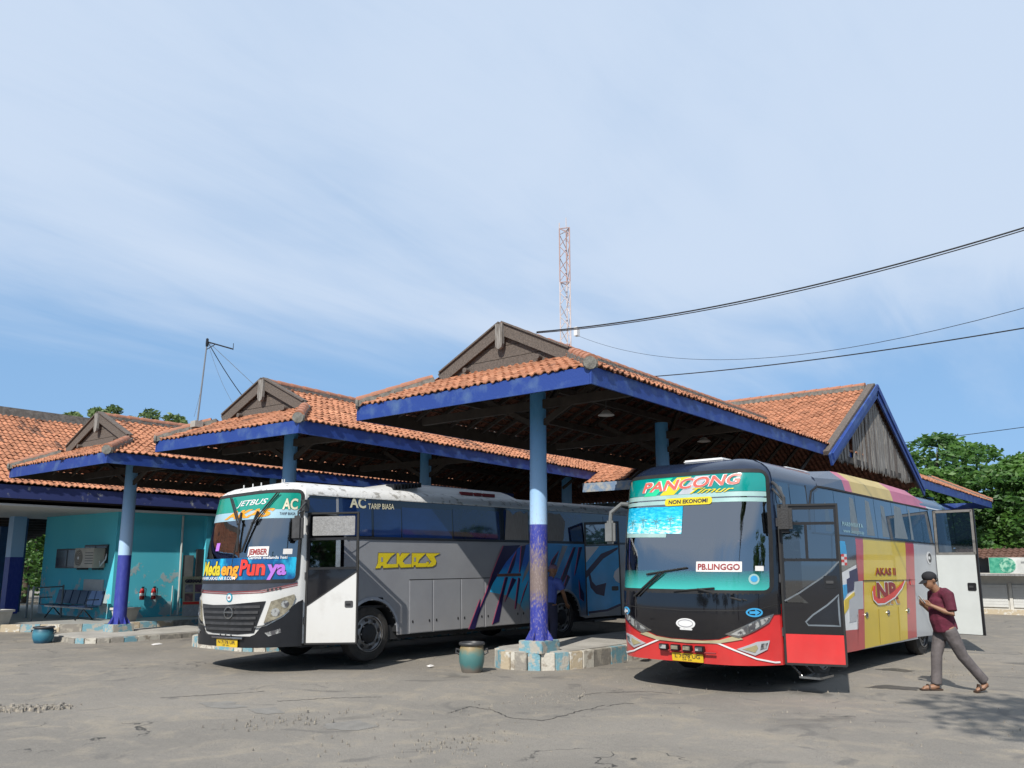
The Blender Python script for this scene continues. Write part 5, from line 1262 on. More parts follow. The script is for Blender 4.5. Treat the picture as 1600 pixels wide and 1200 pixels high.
    # folding step below the doorway
    mb = MB().box(.95, 1.45, -.42, -.12, .17, .20); mb.tube([(1.0, .1, .42), (.98, -.15, .20)], .012, 6); mb.tube([(1.38, .1, .42), (1.4, -.15, .20)], .012, 6); mb.build('folding_step', CHROME, t)
    # ---- open rear door: pale outside, dark frame
    w = .86; z0, z1 = .38, 2.98
    d = door('rear_door', 8.79, w, 100, [(0, w, z0, 2.02), (0, w, 2.93, z1), (0, fr, 2.02, 2.93), (w-fr, w, 2.02, 2.93)])
    patch(FL, 'door_skin', rrect(.012, w-.045, z0+.01, 2.03, .01), mat('pale door skin', (.56, .59, .58), .4, var=.06), d, .010, .008, da=0)
    patch(FL, 'door_glass', rrect(.05, w-.05, 2.05, 2.93, .02), dg, d, -.012, .006, da=0); frame(FL, 'window_trim', rrect(.02, w-.02, 2.02, 2.965, .02), .05, mat('worn alloy', (.32, .31, .29), .5, metal=.5, vs=9), d, .014, .012)
    h = patch(FL, 'door_handle', rrect(w-.25, w-.08, 1.28, 1.44, .025), BLACKP, d, .024, .014, da=0); patch(FL, 'handle_grip', rrect(w-.22, w-.13, 1.34, 1.38, .01), GRILLE, h, .038, .014, da=0)
    return t
bus_two()
# ============================================================ left: office building under its own roof
TURQ = None
def turq_mat():
    m = bpy.data.materials.new('peeling turquoise plaster'); m.use_nodes = True; t = m.node_tree; L = t.links.new; b = t.nodes['Principled BSDF']
    tc = N(t, 'ShaderNodeTexCoord'); P = tc.outputs['Object']; sp = N(t, 'ShaderNodeSeparateXYZ'); L(P, sp.inputs[0])
    n = N(t, 'ShaderNodeTexNoise'); L(P, n.inputs['Vector']); n.inputs['Scale'].default_value = 1.7; n.inputs['Detail'].default_value = 9; n.inputs['Roughness'].default_value = .68
    # plaster flakes off mostly low on the wall
    ma = N(t, 'ShaderNodeMath', operation='MULTIPLY_ADD'); L(sp.outputs[2], ma.inputs[0]); ma.inputs[1].default_value = -.085; L(n.outputs[0], ma.inputs[2])
    mr = N(t, 'ShaderNodeMapRange'); L(ma.outputs[0], mr.inputs[0]); mr.inputs[1].default_value = .47; mr.inputs[2].default_value = .50
    n2 = N(t, 'ShaderNodeTexNoise'); L(P, n2.inputs['Vector']); n2.inputs['Scale'].default_value = .8; n2.inputs['Detail'].default_value = 4
    mx0 = N(t, 'ShaderNodeMix', data_type='RGBA'); L(n2.outputs[0], mx0.inputs[0]); mx0.inputs[6].default_value = (.06, .46, .60, 1); mx0.inputs[7].default_value = (.10, .53, .62, 1)
    mx = N(t, 'ShaderNodeMix', data_type='RGBA'); L(mr.outputs[0], mx.inputs[0]); L(mx0.outputs[2], mx.inputs[6]); mx.inputs[7].default_value = (.36, .46, .48, 1)
    L(mx.outputs[2], b.inputs['Base Color']); b.inputs['Roughness'].default_value = .8
    bp = N(t, 'ShaderNodeBump'); bp.inputs['Strength'].default_value = .3; bp.inputs['Distance'].default_value = .01; L(mr.outputs[0], bp.inputs['Height']); L(bp.outputs[0], b.inputs['Normal'])
    return m
TURQ = turq_mat()
SOFF = mat('white soffit boards', (.62, .62, .60), .8, vs=2, stretch=(1, 12, 1), var=.12)
DKBLUE = mat('dark blue post paint', (.05, .12, .26), .6)
def office():
    t = thing('office_building', 'turquoise office with peeling plaster under a tiled roof at far left', 'building', (0, 0, 0))
    w = MB().box(12.3, 20.3, 25.05, 30.0, .1, 3.34).build('wall', TURQ, t)
    MB().box(15.2, 15.35, 24.9, 25.05, .15, 3.32).build('pilaster', TURQ, t)
    MB().box(2, 20.3, 24.72, 31.5, 3.34, 3.40).build('ceiling', SOFF, t)
    # roof: eave along x, steep tiled slope, heavy grey ridge
    p = .62; sl = math.hypot(1, p); ze = 3.93
    tiles(t, (1.5, 24.55, ze), (1, 0, 0), (0, 1, p), lambda v: (0, 19), 4.1*sl, 61, stain_shade=.22)
    tiles(t, (1.5, 32.75, ze), (1, 0, 0), (0, -1, p), lambda v: (0, 19), 4.1*sl, 62)
    MB().box(1.5, 20.5, 28.47, 28.83, 6.36, 6.66).build('ridge_cap', CONCD, t)
    MB().bar((1.5, 24.62, 3.72), (20.5, 24.62, 3.72), .05, .36).build('fascia_board', mat('dark blue weathered fascia', (.03, .045, .17), .6, vs=4, col2=(.30, .31, .33), lo=.62, hi=.68), t)
    MB().box(1.5, 20.4, 24.66, 32.7, 3.5, 3.88).build('roof_space', WOODD, t)
    # posts of the veranda
    for (x, y, z1) in ((11.57, 30.45, 3.34), (12.0, 31.4, 3.34), (12.2, 33.2, 3.1)):
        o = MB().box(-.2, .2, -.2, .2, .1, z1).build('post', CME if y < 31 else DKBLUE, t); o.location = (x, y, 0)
    # lean-to with open slats behind the veranda
    for k in range(9): MB().box(6, 14.2, 31.6+k*.55, 31.78+k*.55, 3.25-k*.07, 3.36-k*.07).build('slat', WOODD, t)
    MB().box(6, 14.2, 31.6, 36.6, 3.38, 3.42).build('slat_roof', WOODD, t)
    # window left, bricked-in opening behind the air conditioner
    for (y0, y1, z0, z1) in ((27.24, 28.92, 1.64, 2.26), (25.45, 26.95, 1.80, 2.36)):
        f = MB().box(12.255, 12.30, y0, y1, z0, z1).build('window', BLACKP, t)
        for k in range(2):
            ya = lerp(y0, y1, k/2)+.05; yb = lerp(y0, y1, (k+1)/2)-.05
            MB().box(12.245, 12.257, ya, yb, z0+.05, z1-.05).build('pane', mat('dusty dark pane', (.05, .06, .06), .2, var=.3), f)
    MB().tube([(14.42, 24.98, .2), (14.38, 24.98, 3.3)], .035, 8).build('downpipe', mat('pale pipe', (.55, .60, .58), .5), t)
    MB().tube([(14.2, 25.0, .2), (14.2, 25.0, 1.1)], .02, 8).build('downpipe', mat('pale pipe', (.55, .60, .58), .5), t)
    MB().box(14.5, 14.85, 24.99, 25.04, .7, 2.05).build('grey_board', mat('grey board', (.16, .17, .17), .7), t)
    MB().box(14.95, 16.1, 24.97, 25.04, .2, 2.25).build('dark_doorway', DARKIN, t)
    return t
office()
def platform():
    t = thing('raised_platform', 'raised walkway with blue and cream kerb in front of the turquoise office', 'platform', (0, 0, 0))
    pts = [(21, 22.75), (13.6, 22.85), (11.3, 23.25), (10.4, 23.9), (9.3, 24.9), (7.6, 27.0), (4, 31)]
    MB().slab([(x, y+.08) for x, y in pts]+[(4, 36), (21, 36)], -.05, .165).build('deck', mat('walkway tiles', (.40, .40, .38), .6, var=.2, vs=3), t)
    k = 0; cols = [KCREAM, KGREY, KBLUE, KGREY, KCREAM, KBLUE]
    for i in range(len(pts)-1):
        a = Vector(pts[i]); b = Vector(pts[i+1]); d = b-a; n = max(1, round(d.length/.5)); u = d.normalized(); nn = Vector((u.y, -u.x))
        for q in range(n):
            p0 = a+d*(q/n)+u*.004; p1 = a+d*((q+1)/n)-u*.004
            MB().slab([tuple(p0), tuple(p1), tuple(p1+nn*.12), tuple(p0+nn*.12)], -.04, .18-random.random()*.008).build('kerb_block', cols[k % 6], t, bevel=.008); k += 1
    # pipe railing
    for (x, y) in ((10.97, 27.55), (10.45, 25.9), (11.7, 26.9)): MB().tube([(x, y, .16), (x, y, 1.15)], .03, 8).build('rail_post', mat('grey rail paint', (.16, .19, .20), .5), t)
    MB().tube([(10.45, 25.9, 1.1), (11.7, 26.9, 1.1)], .02, 8).build('rail', mat('grey rail paint', (.16, .19, .20), .5), t)
platform()
# ------------------------------------------------------------ things by the office
def bench():
    t = thing('waiting_bench', 'dark blue waiting bench of joined seats against the turquoise wall', 'bench', (11.75, 24.55, .165))
    sm = mat('dark blue seat shell', (.016, .035, .09), .4)
    for k in range(6):
        y = .08+k*.50; M = Matrix.Translation((0, y, 0))
        mb = MB(); mb.box(-.42, .0, 0, .46, .38, .41, M)
        o = mb.build('seat', sm, t, bevel=.01)
        mb = MB(); mb.box(-.02, .02, 0, .46, .0, .42, M @ Matrix.Translation((.06, 0, .42)) @ Matrix.Rotation(.22, 4, 'Y')); mb.build('backrest', sm, t, bevel=.01)
    MB().box(-.26, -.2, 0, 3.05, .32, .37).build('beam', CHROME, t)
    for y in (.5, 2.5):
        mb = MB(); mb.tube([(-.45, y, .02), (-.23, y, .33), (.05, y, .02)], .022, 6); mb.build('leg', BLACKP, t)
    for y in (0, 3.05): MB().tube([(-.4, y, .4), (-.4, y, .6), (-.05, y, .6)], .015, 6).build('armrest', BLACKP, t)
bench()
def ac_unit():
    t = thing('air_conditioner_unit', 'beige outdoor air conditioner box hung on the turquoise wall', 'air conditioner', (12.06, 26.2, 1.66))
    m = mat('beige casing', (.52, .48, .40), .5)
    c = MB().box(-.15, .22, -.62, .62, 0, .60).build('casing', m, t, bevel=.015)
    g = MB(); g.lathe([(.001, 0), (.25, 0), (.26, .01)], 24, axis='x'); o = g.build('fan_guard', mat('fan grille', (.16, .15, .14), .6), t); o.location = (-.156, .34, .30)
    for k in range(4):
        MB().lathe([(.06+k*.055, -.004), (.07+k*.055, -.008), (.08+k*.055, -.004)], 24, axis='x', c=(-.158, .34, .30)).build('guard_ring', m, t)
    MB().lathe([(.001, -.012), (.04, -.01), (.045, .0)], 12, axis='x', c=(-.158, .34, .30)).build('fan_hub', WHITEF, t)
    for k in range(5): MB().box(-.158, -.15, -.6, -.1, .12+k*.08, .14+k*.08).build('vent_slot', BLACKP, t)
    for y in (-.5, .5): MB().box(-.1, .28, y-.02, y+.02, -.06, -.003).build('bracket', GRILLE, t)
    MB().tube([(.05, -.63, .2), (.02, -.72, .05), (.15, -.76, .25), (.22, -.7, .45)], .02, 6).build('hose', WHITEF, t)
ac_unit()
nb = MB().box(12.26, 12.296, 25.57, 26.83, .83, 1.31).build('notice_board', mat('pale notice board', (.50, .52, .52), .7, var=.12), None, bevel=.006); tag(nb, 'blank pale notice board on the turquoise wall above the bench', 'notice board')
def extinguisher(x, lab):
    t = thing('fire_extinguisher', lab, 'fire extinguisher', (x, 24.93, .70), 0, 'fire extinguishers on the turquoise wall')
    MB().lathe([(.001, 0), (.06, 0), (.07, .02), (.07, .27), (.05, .33), (.025, .345), (.001, .345)], 16).build('cylinder', mat('extinguisher red', (.45, .015, .012), .35), t, True)
    MB().box(-.02, .02, -.05, .03, .345, .38).box(-.015, .015, -.1, .0, .38, .395).build('valve', BLACKP, t)
    MB().tube([(.02, -.03, .36), (.09, -.05, .33), (.085, -.05, .08)], .012, 6).build('hose', BLACKR, t)
    MB().lathe([(.0712, .12), (.0712, .20)], 16).build('label_band', CARDW, t)
    MB().box(-.04, .04, .06, .115, .2, .24).build('wall_hook', BLACKP, t)
extinguisher(13.18, 'red fire extinguisher nearer the column on the turquoise wall')
extinguisher(13.55, 'red fire extinguisher farther from the column on the turquoise wall')
def standee():
    t = thing('poster_stand', 'leaning poster with portrait photos beside the turquoise office', 'poster', (14.5, 24.2, .165), rad(-20))
    M = Matrix.Rotation(rad(-12), 4, 'X')
    MB().box(-.33, .33, 0, .02, 0, 1.25, M).build('board', mat('cream poster print', (.46, .45, .30), .6), t)
    for i in range(2):
        for j in range(2): MB().box(-.27+i*.30, -.03+i*.30, -.006, -.001, .48+j*.28, .72+j*.28, M).build('portrait', mat('portrait print %d' % (i+j*2), [(.30, .16, .15), (.20, .26, .40), (.36, .36, .40), (.28, .14, .22)][i+j*2], .6, vs=9, var=.6), t)
    MB().box(-.32, .32, -.006, -.001, .38, .46, M).build('red_band', REDF, t); MB().box(-.32, .32, -.005, -.001, .02, .36, M).build('text_block', mat('pale text print', (.50, .52, .52), .6, vs=40, var=.5), t)
    me = text_mesh('GERMAS', .13, .01); o = link('headline', me, t); me.materials.clear(); me.materials.append(NAVYO); o.matrix_local = M @ Matrix.Translation((-.27, -.008, 1.06)) @ Matrix.Rotation(PI/2, 4, 'X')
    MB().bar((0, .35, 0), (0, .27, 1.1), .03, .03).build('prop', WOODD, t)
standee()
def planter(x, y, z, lab):
    t = thing('planter_box', lab, 'planter', (x, y, z), .3, 'white concrete planters')
    m = mat('white planter concrete', (.55, .54, .50), .8, var=.2)
    mb = MB(); 
    for (r, h) in ((.20, 0), (.26, .36)):
        for (sx, sy) in ((-1, -1), (1, -1), (1, 1), (-1, 1)): mb.v.append((sx*r, sy*r, h))
    mb.f += [(0, 1, 5, 4), (1, 2, 6, 5), (2, 3, 7, 6), (3, 0, 4, 7), (3, 2, 1, 0)]; mb.build('pot', m, t)
    f = MB(); [f.box(*b) for b in ((-.29, .29, -.29, -.23, .33, .39), (-.29, .29, .23, .29, .33, .39), (-.29, -.23, -.23, .23, .33, .39), (.23, .29, -.23, .23, .33, .39))]; f.build('rim', m, t)
    MB().box(-.24, .24, -.24, .24, .29, .31).build('soil', mat('dry soil', (.09, .065, .045), .95, bump=.5), t)
planter(9.35, 25.3, .165, 'white planter box on the walkway at the left edge')
planter(12.1, 23.75, .165, 'white planter box half hidden behind the left column')
def pot(x, y, r, h, cols, lab, lid=False):
    t = thing('water_pot', lab, 'pot', (x, y, -.01))
    m = bpy.data.materials.new('glazed pot '+lab[:9]); m.use_nodes = True; tt = m.node_tree; L = tt.links.new; b = tt.nodes['Principled BSDF']
    tc = N(tt, 'ShaderNodeTexCoord'); sp = N(tt, 'ShaderNodeSeparateXYZ'); L(tc.outputs['Object'], sp.inputs[0]); n = N(tt, 'ShaderNodeTexNoise'); L(tc.outputs['Object'], n.inputs['Vector']); n.inputs['Scale'].default_value = 7; n.inputs['Detail'].default_value = 6
    ma = N(tt, 'ShaderNodeMath', operation='MULTIPLY_ADD'); L(n.outputs[0], ma.inputs[0]); ma.inputs[1].default_value = h*.45; L(sp.outputs[2], ma.inputs[2])
    mr = N(tt, 'ShaderNodeMapRange'); L(ma.outputs[0], mr.inputs[0]); mr.inputs[1].default_value = h*.15; mr.inputs[2].default_value = h*1.2
    cr = N(tt, 'ShaderNodeValToRGB'); L(mr.outputs[0], cr.inputs[0]); e = cr.color_ramp.elements; e[0].color = (*cols[0], 1); e[0].position = .15; e[1].color = (*cols[-1], 1); e[1].position = .85
    for k, c in enumerate(cols[1:-1]): x_ = e.new(.35+.3*k); x_.color = (*c, 1)
    L(cr.outputs[0], b.inputs['Base Color']); b.inputs['Roughness'].default_value = .45
    MB().lathe([(.001, 0), (r*.72, 0), (r*.80, h*.06), (r*.98, h*.36), (r, h*.55), (r*.94, h*.80), (r*.84, h*.92), (r*.80, h*.93), (r*.78, h*.6)], 32).build('body', m, t, True)
    MB().lathe([(r*.78, h*.90), (r*1.0, h*.91), (r*1.03, h*.96), (r*.98, h*1.0), (r*.82, h*1.0), (r*.76, h*.93)], 32).build('rim', mat('dark pot rim', (.045, .045, .047), .5), t, True)
    for s_ in (-1, 1):
        a = rad(-51); d = Vector((math.cos(a), math.sin(a), 0))*s_
        MB().tube([d*r*.95+Vector((0, 0, h*.74)), d*r*1.22+Vector((0, 0, h*.78)), d*r*1.25+Vector((0, 0, h*.66)), d*r*.98+Vector((0, 0, h*.60))], .018, 6).build('handle', mat('dark pot rim', (.045, .045, .047), .5), t)
    MB().lathe([(.001, h*.8), (r*.8, h*.8)], 24).build('water', mat('dark water', (.01, .012, .012), .05), t)
pot(10.88, 9.52, .215, .50, [(.15, .13, .11), (.05, .15, .15), (.07, .17, .16), (.24, .18, .09)], 'tall teal and ochre glazed pot at the tip of the island')
pot(8.62, 20.6, .225, .38, [(.02, .07, .12), (.02, .14, .22), (.05, .19, .25), (.02, .08, .12)], 'squat blue glazed pot at the left island')
# ------------------------------------------------------------ hanging lamps in the big canopy
def lamp(x, y, z, drop, lab):
    t = thing('pendant_lamp', lab, 'lamp', (x, y, z), 0, 'pendant lamps under the big canopy')
    MB().lathe([(.001, .10), (.03, .10), (.06, .08), (.13, .015), (.15, 0), (.148, -.004), (.001, .012)], 24).build('shade', mat('enamel lamp shade', (.60, .60, .58), .4), t, True)
    MB().tube([(0, 0, .1), (0, 0, drop)], .012, 6).build('rod', GRILLE, t)
lamp(12.6, 7.84, 4.44, .95, 'round pendant lamp nearest the canopy front corner')
lamp(17.0, 8.03, 4.48, .95, 'round pendant lamp farther back above the teal-fronted bus')
# ------------------------------------------------------------ mast, tower, cables
def antenna():
    t = thing('antenna_mast', 'leaning thin radio mast with guy wires on the left roofs', 'antenna', (9.95, 17.0, 4.95))
    m = mat('galvanised pipe', (.30, .32, .34), .45, metal=.5)
    top = Vector((.08, -.06, 1.88))
    MB().tube([(0, 0, -.15), top], [.022, .016], 8).build('pole', m, t)
    MB().box(-.1, .1, -.1, .1, -.14, -.0).build('base', CONC, t)
    MB().tube([top+Vector((.0, 0, -.02)), Vector((.53, -.42, 1.72))], .016, 6).build('boom', BLACKP, t); MB().tube([top+Vector((0, 0, -.2)), Vector((.2, -.2, 1.80))], .01, 6).build('stay', BLACKP, t)
    MB().tube([Vector((.53, -.42, 1.70)), Vector((.53, -.42, 1.86))], .008, 5).build('tip', BLACKP, t)
    MB().lathe([(.03, 1.75), (.035, 1.82), (.03, 1.93), (.001, 1.95)], 8, c=(top.x, top.y, 0)).build('clamp', BLACKP, t)
    for (e, r, b) in (((.95, -.8, .25), .010, .05), ((1.15, -1.1, .52), .006, 0), ((.72, -.6, .15), .004, .1), ((-.05, .05, .1), .004, -.1)):
        e = Vector(e); p = [top.lerp(e, k/8)+Vector((-.25*b, .25*b, -abs(b)))*math.sin(PI*k/8) for k in range(9)]; MB().tube(p, r, 5).build('guy_wire', BLACKP if r > .008 else CHROME, t)
antenna()
def tower():
    t = thing('lattice_tower', 'slim red and white lattice radio tower behind the big canopy', 'tower', (32.92, 22.72, 0))
    R_ = .30; P = [(R_*math.cos(a), R_*math.sin(a)) for a in (.4, .4+2*PI/3, .4+4*PI/3)]
    wr = mat('tower rose paint', (.50, .34, .31), .6); ww = mat('tower white paint', (.66, .57, .55), .5)
    zs = [2, 11.9, 15.75, 18.63]; H = 18.63
    for (x, y) in P:
        for i in range(3): MB().tube([(x, y, zs[i]), (x, y, zs[i+1])], .034, 6).build('leg', [ww, ww, wr][i], t)
    k = 0; z = 9.0
    while z < H-.3:
        for i in range(3):
            a, b = P[i], P[(i+1) % 3]; 
            if k % 2: a, b = b, a
            MB().tube([(a[0], a[1], z), (b[0], b[1], min(z+.62, H))], .02, 5).build('brace', wr if z > 15.4 else ww, t)
        z += .62; k += 1
    for z in (12.5, 15.75, H):
        for i in range(3): MB().tube([(*P[i], z), (*P[(i+1) % 3], z)], .028, 5).build('ring_bar', wr, t)
    MB().tube([(*P[1], H), (*P[1], H+.30)], .03, 6).build('aerial', ww, t); MB().tube([(*P[0], H), (*P[0], H+.75)], .022, 6).build('aerial', ww, t)
    MB().box(.30, .55, -.45, -.25, 13.0, 13.45).build('radio_box', WHITEF, t)
tower()
def cable(a, b, sag, r, lab, n=24, grp='overhead cables'):
    a = Vector(a); b = Vector(b); mb = MB(); mb.tube([a.lerp(b, k/n)-Vector((0, 0, sag*4*(k/n)*(1-k/n))) for k in range(n+1)], r, 5)
    o = mb.build('overhead_cable', mat('black cable', (.012, .012, .013), .6), None); tag(o, lab, 'cable', grp); return o
cable((12.6, 9.40, 6.28), (13.2, .62, 6.56), .26, .013, 'upper of the twin thick cables running from the roof peak to the right')
cable((12.6, 9.42, 6.26), (13.2, .62, 6.525), .27, .009, 'lower of the twin thick cables running from the roof peak to the right')
cable((17.3, 9.4, 6.22), (16.0, 1.1, 5.74), .10, .012, 'cable from behind the roof slope to the right, below the twin cables')
cable((33.2, 22.3, 13.0), (20, 1.3, 7.24), 1.3, .008, 'thin wire from the lattice tower sagging to the right')
cable((60, 22, 9.6), (52, 2, 9.3), .1, .02, 'distant wire above the green trees at the right')
# ------------------------------------------------------------ kiosk row at the right edge
def kiosk():
    t = thing('shuttered_kiosk', 'low white kiosk with roller shutters and green sign at right edge', 'kiosk', (35, 0, 0))
    wm = mat('white kiosk wall', (.62, .61, .57), .8, var=.2)
    MB().box(.0, 4, -4, 6.3, -.05, 1.45).build('wall', wm, t)
    MB().box(-.35, .0, -4, 6.3, -.05, .16).build('step', KCREAM, t)
    for k in range(8):
        y0 = -3.6+k*1.22
        for j in range(8):
            MB().box(-.05, -.02, y0+.05, y0+1.10, .24+j*.10, .335+j*.10).build('shutter_slat', mat('shutter enamel', (.60, .61, .60), .5, var=.1), t)
        MB().box(-.08, -.001, y0+1.11, y0+1.21, .16, 1.1).build('shutter_post', wm, t)
    MB().box(-.9, .1, -4, 6.3, 1.36, 1.42).build('awning', mat('rusty awning sheet', (.34, .34, .34), .6, vs=3, stretch=(1, 14, 1), var=.5), t)
    s = MB().box(-.86, -.80, -4, 5.35, 1.45, 2.0).build('sign_board', mat('white sign board', (.66, .68, .66), .6), t)
    MB().box(-.87, -.861, 4.75, 5.34, 1.455, 1.995).build('sign_field', mat('green sign print', (.02, .26, .17), .5, vs=8, col2=(.10, .42, .28)), s)
    g = MB(); g.lathe([(.001, 0), (.26, 0), (.262, .004)], 24, axis='x', c=(-.876, 4.78, 1.725)); g.build('sign_disc', mat('pale green blotch print', (.30, .56, .42), .5, vs=9, col2=(.03, .25, .17), lo=.42, hi=.55), s)
    MB().box(-.87, -.861, 4.25, 4.36, 1.80, 1.86).build('sign_mark', mat('grey print', (.3, .31, .31), .6), s)
    tiles(t, (-.5, -4, 1.96), (0, 1, 0), (1, 0, .32), lambda v: (0, 10.6), 1.15, 71, stain_shade=-.9, tw=.2, th=.26)  # every tile darkened: shade of the trees put into the tile colour
    MB().box(.7, 3.8, -3.8, 6.2, 1.45, 2.2).build('upper_wall', mat('grey plaster', (.3, .3, .29), .8), t)
    return t
kiosk()
# ------------------------------------------------------------ loose stones and rubble on the asphalt
def rubble():
    rnd = random.Random(11); mb = MB()
    def stone(x, y, s):
        i = len(mb.v); a0 = rnd.uniform(0, 6)
        for k in range(5): a = a0+2*PI*k/5; r = s*rnd.uniform(.7, 1.2); mb.v.append((x+r*math.cos(a), y+r*math.sin(a), -.02))
        for k in range(5): a = a0+2*PI*k/5; r = s*rnd.uniform(.45, .8); mb.v.append((x+r*math.cos(a), y+r*math.sin(a), s*rnd.uniform(.5, .9)))
        for k in range(5): mb.f.append((i+k, i+(k+1) % 5, i+5+(k+1) % 5, i+5+k))
        mb.f.append(tuple(i+5+k for k in range(5)))
    for k in range(420):
        t_ = rnd.random(); c = Vector((4.3+t_*.75, 11.95-t_*.6)); stone(c.x+rnd.gauss(0, .10), c.y+rnd.gauss(0, .10), abs(rnd.gauss(.012, .012))+.006)
    for k in range(1500):
        x = rnd.uniform(2.5, 22); y = rnd.uniform(-1, 14)*x/14+rnd.uniform(-.5, 3); stone(x, y, abs(rnd.gauss(.003, .004))+.003)
    for (cx, cy) in ((6.3, 8.4), (6.6, 6.0), (9.6, 6.9), (15.5, 3.1), (8.2, 10.2)):
        for k in range(70): stone(cx+rnd.gauss(0, .35), cy+rnd.gauss(0, .22), abs(rnd.gauss(.005, .006))+.003)
    o = mb.build('loose_gravel', mat('broken asphalt crumbs', (.36, .32, .26), .9, vs=20, col2=(.14, .13, .12)), None); tag(o, 'loose gravel and broken asphalt crumbs on the yard', 'gravel', kind='stuff')
rubble()
def litter(x, y, lab, s=.05):
    mb = MB(); mb.v += [(-s, -s*.6, 0), (s, -s*.5, .01), (s*.8, s*.6, .03), (-s*.7, s*.7, .012), (0, 0, .035), (s*.3, -s*.2, .02)]; mb.f += [(0, 1, 5), (1, 2, 5), (2, 3, 4), (3, 0, 4), (0, 5, 4), (5, 2, 4)]
    o = mb.build('paper_scrap', CARDW, None); o.location = (x, y, .0); tag(o, lab, 'litter', 'paper scraps on the yard')
litter(10.05, 18.2, 'white paper scrap on the asphalt left of the white and grey bus', .12)
litter(11.0, 10.6, 'white paper scrap on the asphalt beside the teal pot', .07)
# ------------------------------------------------------------ trees
BARK = mat('tree bark', (.10, .075, .055), .9, vs=4, stretch=(6, 6, 1), bump=.6, bs=12)
def leaf_mat(name, c1, c2):
    m = bpy.data.materials.new(name); m.use_nodes = True; t = m.node_tree; L = t.links.new; b = t.nodes['Principled BSDF']
    at = N(t, 'ShaderNodeAttribute'); at.attribute_name = 'tint'
    mx = N(t, 'ShaderNodeMix', data_type='RGBA'); L(at.outputs['Fac'], mx.inputs[0]); mx.inputs[6].default_value = (*c1, 1); mx.inputs[7].default_value = (*c2, 1); L(mx.outputs[2], b.inputs['Base Color']); b.inputs['Roughness'].default_value = .55
    tr = N(t, 'ShaderNodeBsdfTranslucent'); L(mx.outputs[2], tr.inputs[0]); ms = N(t, 'ShaderNodeMixShader'); ms.inputs[0].default_value = .22; L(b.outputs[0], ms.inputs[1]); L(tr.outputs[0], ms.inputs[2]); L(ms.outputs[0], t.nodes['Material Output'].inputs[0])
    return m
LEAF = leaf_mat('green leaf', (.024, .078, .011), (.072, .165, .022)); LEAF2 = leaf_mat('olive leaf', (.06, .11, .03), (.14, .20, .06))
def tree(name, lab, x, y, h, rx, rz, zc, nclump, leaves, lm, seed, size=.24, flat=.35, grp=None, trunk=.25):
    rnd = np.random.default_rng(seed); t = thing(name, lab, 'tree', (x, y, -.05), 0, grp)
    cl = []
    while len(cl) < nclump:
        p = rnd.uniform(-1, 1, 3); r = np.linalg.norm(p)
        if r > 1 or r < .35: continue
        cl.append(p*np.array([rx, rx, rz])+np.array([0, 0, zc]))
    cl = np.array(cl); mb = MB()
    mb.tube([(0, 0, 0), (.1, .05, zc*.3), (-.05, .1, zc*.62), (0, 0, zc*.9)], [trunk*1.25, trunk, trunk*.8, trunk*.5], 10)
    for c in cl[::2]:
        s0 = Vector((0, 0, zc*rnd.uniform(.45, .8))); e = Vector(c); m_ = s0.lerp(e, .5)+Vector((0, 0, rz*.12)); mb.tube([s0, m_, e], [trunk*.32, trunk*.18, trunk*.05], 6, cap=False)
    mb.build('trunk', BARK, t, True)
    n = nclump*leaves; cen = np.repeat(cl, leaves, 0); sc = np.repeat(rnd.uniform(.6, 1.25, nclump), leaves)[:, None]
    d = rnd.normal(0, 1, (n, 3)); d /= np.linalg.norm(d, axis=1)[:, None]; rad_ = rnd.uniform(.25, 1, (n, 1))**.5
    P = cen+d*rad_*sc*np.array([rx*.30, rx*.30, rx*.30*flat])
    a = rnd.normal(0, 1, (n, 3)); a[:, 2] *= .35; a /= np.linalg.norm(a, axis=1)[:, None]; bb = np.cross(a, rnd.normal(0, 1, (n, 3))*np.array([.5, .5, .3])+np.array([0, 0, 1.])); bb /= np.linalg.norm(bb, axis=1)[:, None]
    bb = np.cross(a, bb); bb /= np.linalg.norm(bb, axis=1)[:, None]
    s = size*rnd.uniform(.6, 1.3, (n, 1)); w = s*.42
    V = np.stack([P-a*s*.5, P+bb*w*.5, P+a*s*.5, P-bb*w*.5], 1).reshape(-1, 3)
    me = bpy.data.meshes.new('crown'); me.vertices.add(4*n); me.vertices.foreach_set('co', V.ravel()); me.loops.add(4*n); me.loops.foreach_set('vertex_index', np.arange(4*n)); me.polygons.add(n); me.polygons.foreach_set('loop_start', np.arange(n)*4); me.update(); me.validate()
    tint = np.repeat(np.clip(np.repeat(rnd.uniform(.1, .9, nclump), leaves)+rnd.uniform(-.25, .25, n), 0, 1), 4)
    ca = me.attributes.new('tint', 'FLOAT', 'POINT'); ca.data.foreach_set('value', tint.astype('f'))
    o = link('crown', me, t, lm); o['kind'] = 'stuff'
    return t
GR = 'trees behind the station'
tree('rain_tree', 'broad green rain tree behind the right wing roof', 51.5, 10.6, 10, 4.9, 2.9, 5.9, 70, 300, LEAF, 1, .34, .4, GR, .35)
tree('rain_tree', 'spreading green tree at the right edge above the kiosk', 53, 6.0, 9, 4.6, 2.6, 5.1, 60, 290, LEAF, 2, .34, .4, GR, .3)
tree('rain_tree', 'low leafy tree between the wing roof and the kiosk', 49, 8.6, 6, 3.6, 1.9, 3.0, 36, 240, LEAF, 3, .30, .6, GR, .2)
tree('roof_height_tree', 'olive treetop showing just above the leftmost gable', 20.8, 45.4, 12, 1.9, 1.3, 8.9, 18, 150, LEAF2, 4, .30, .7, GR, .2)
tree('roof_height_tree', 'small olive treetop showing between the left and middle gables', 23.6, 44.0, 11, 1.5, 1.1, 9.2, 14, 110, LEAF2, 5, .28, .7, GR, .15)
tree('garden_tree', 'leafy green tree seen through the veranda at far left', 16.5, 42, 5, 3.2, 2.6, 2.6, 40, 200, LEAF, 6, .28, .7, GR, .14)
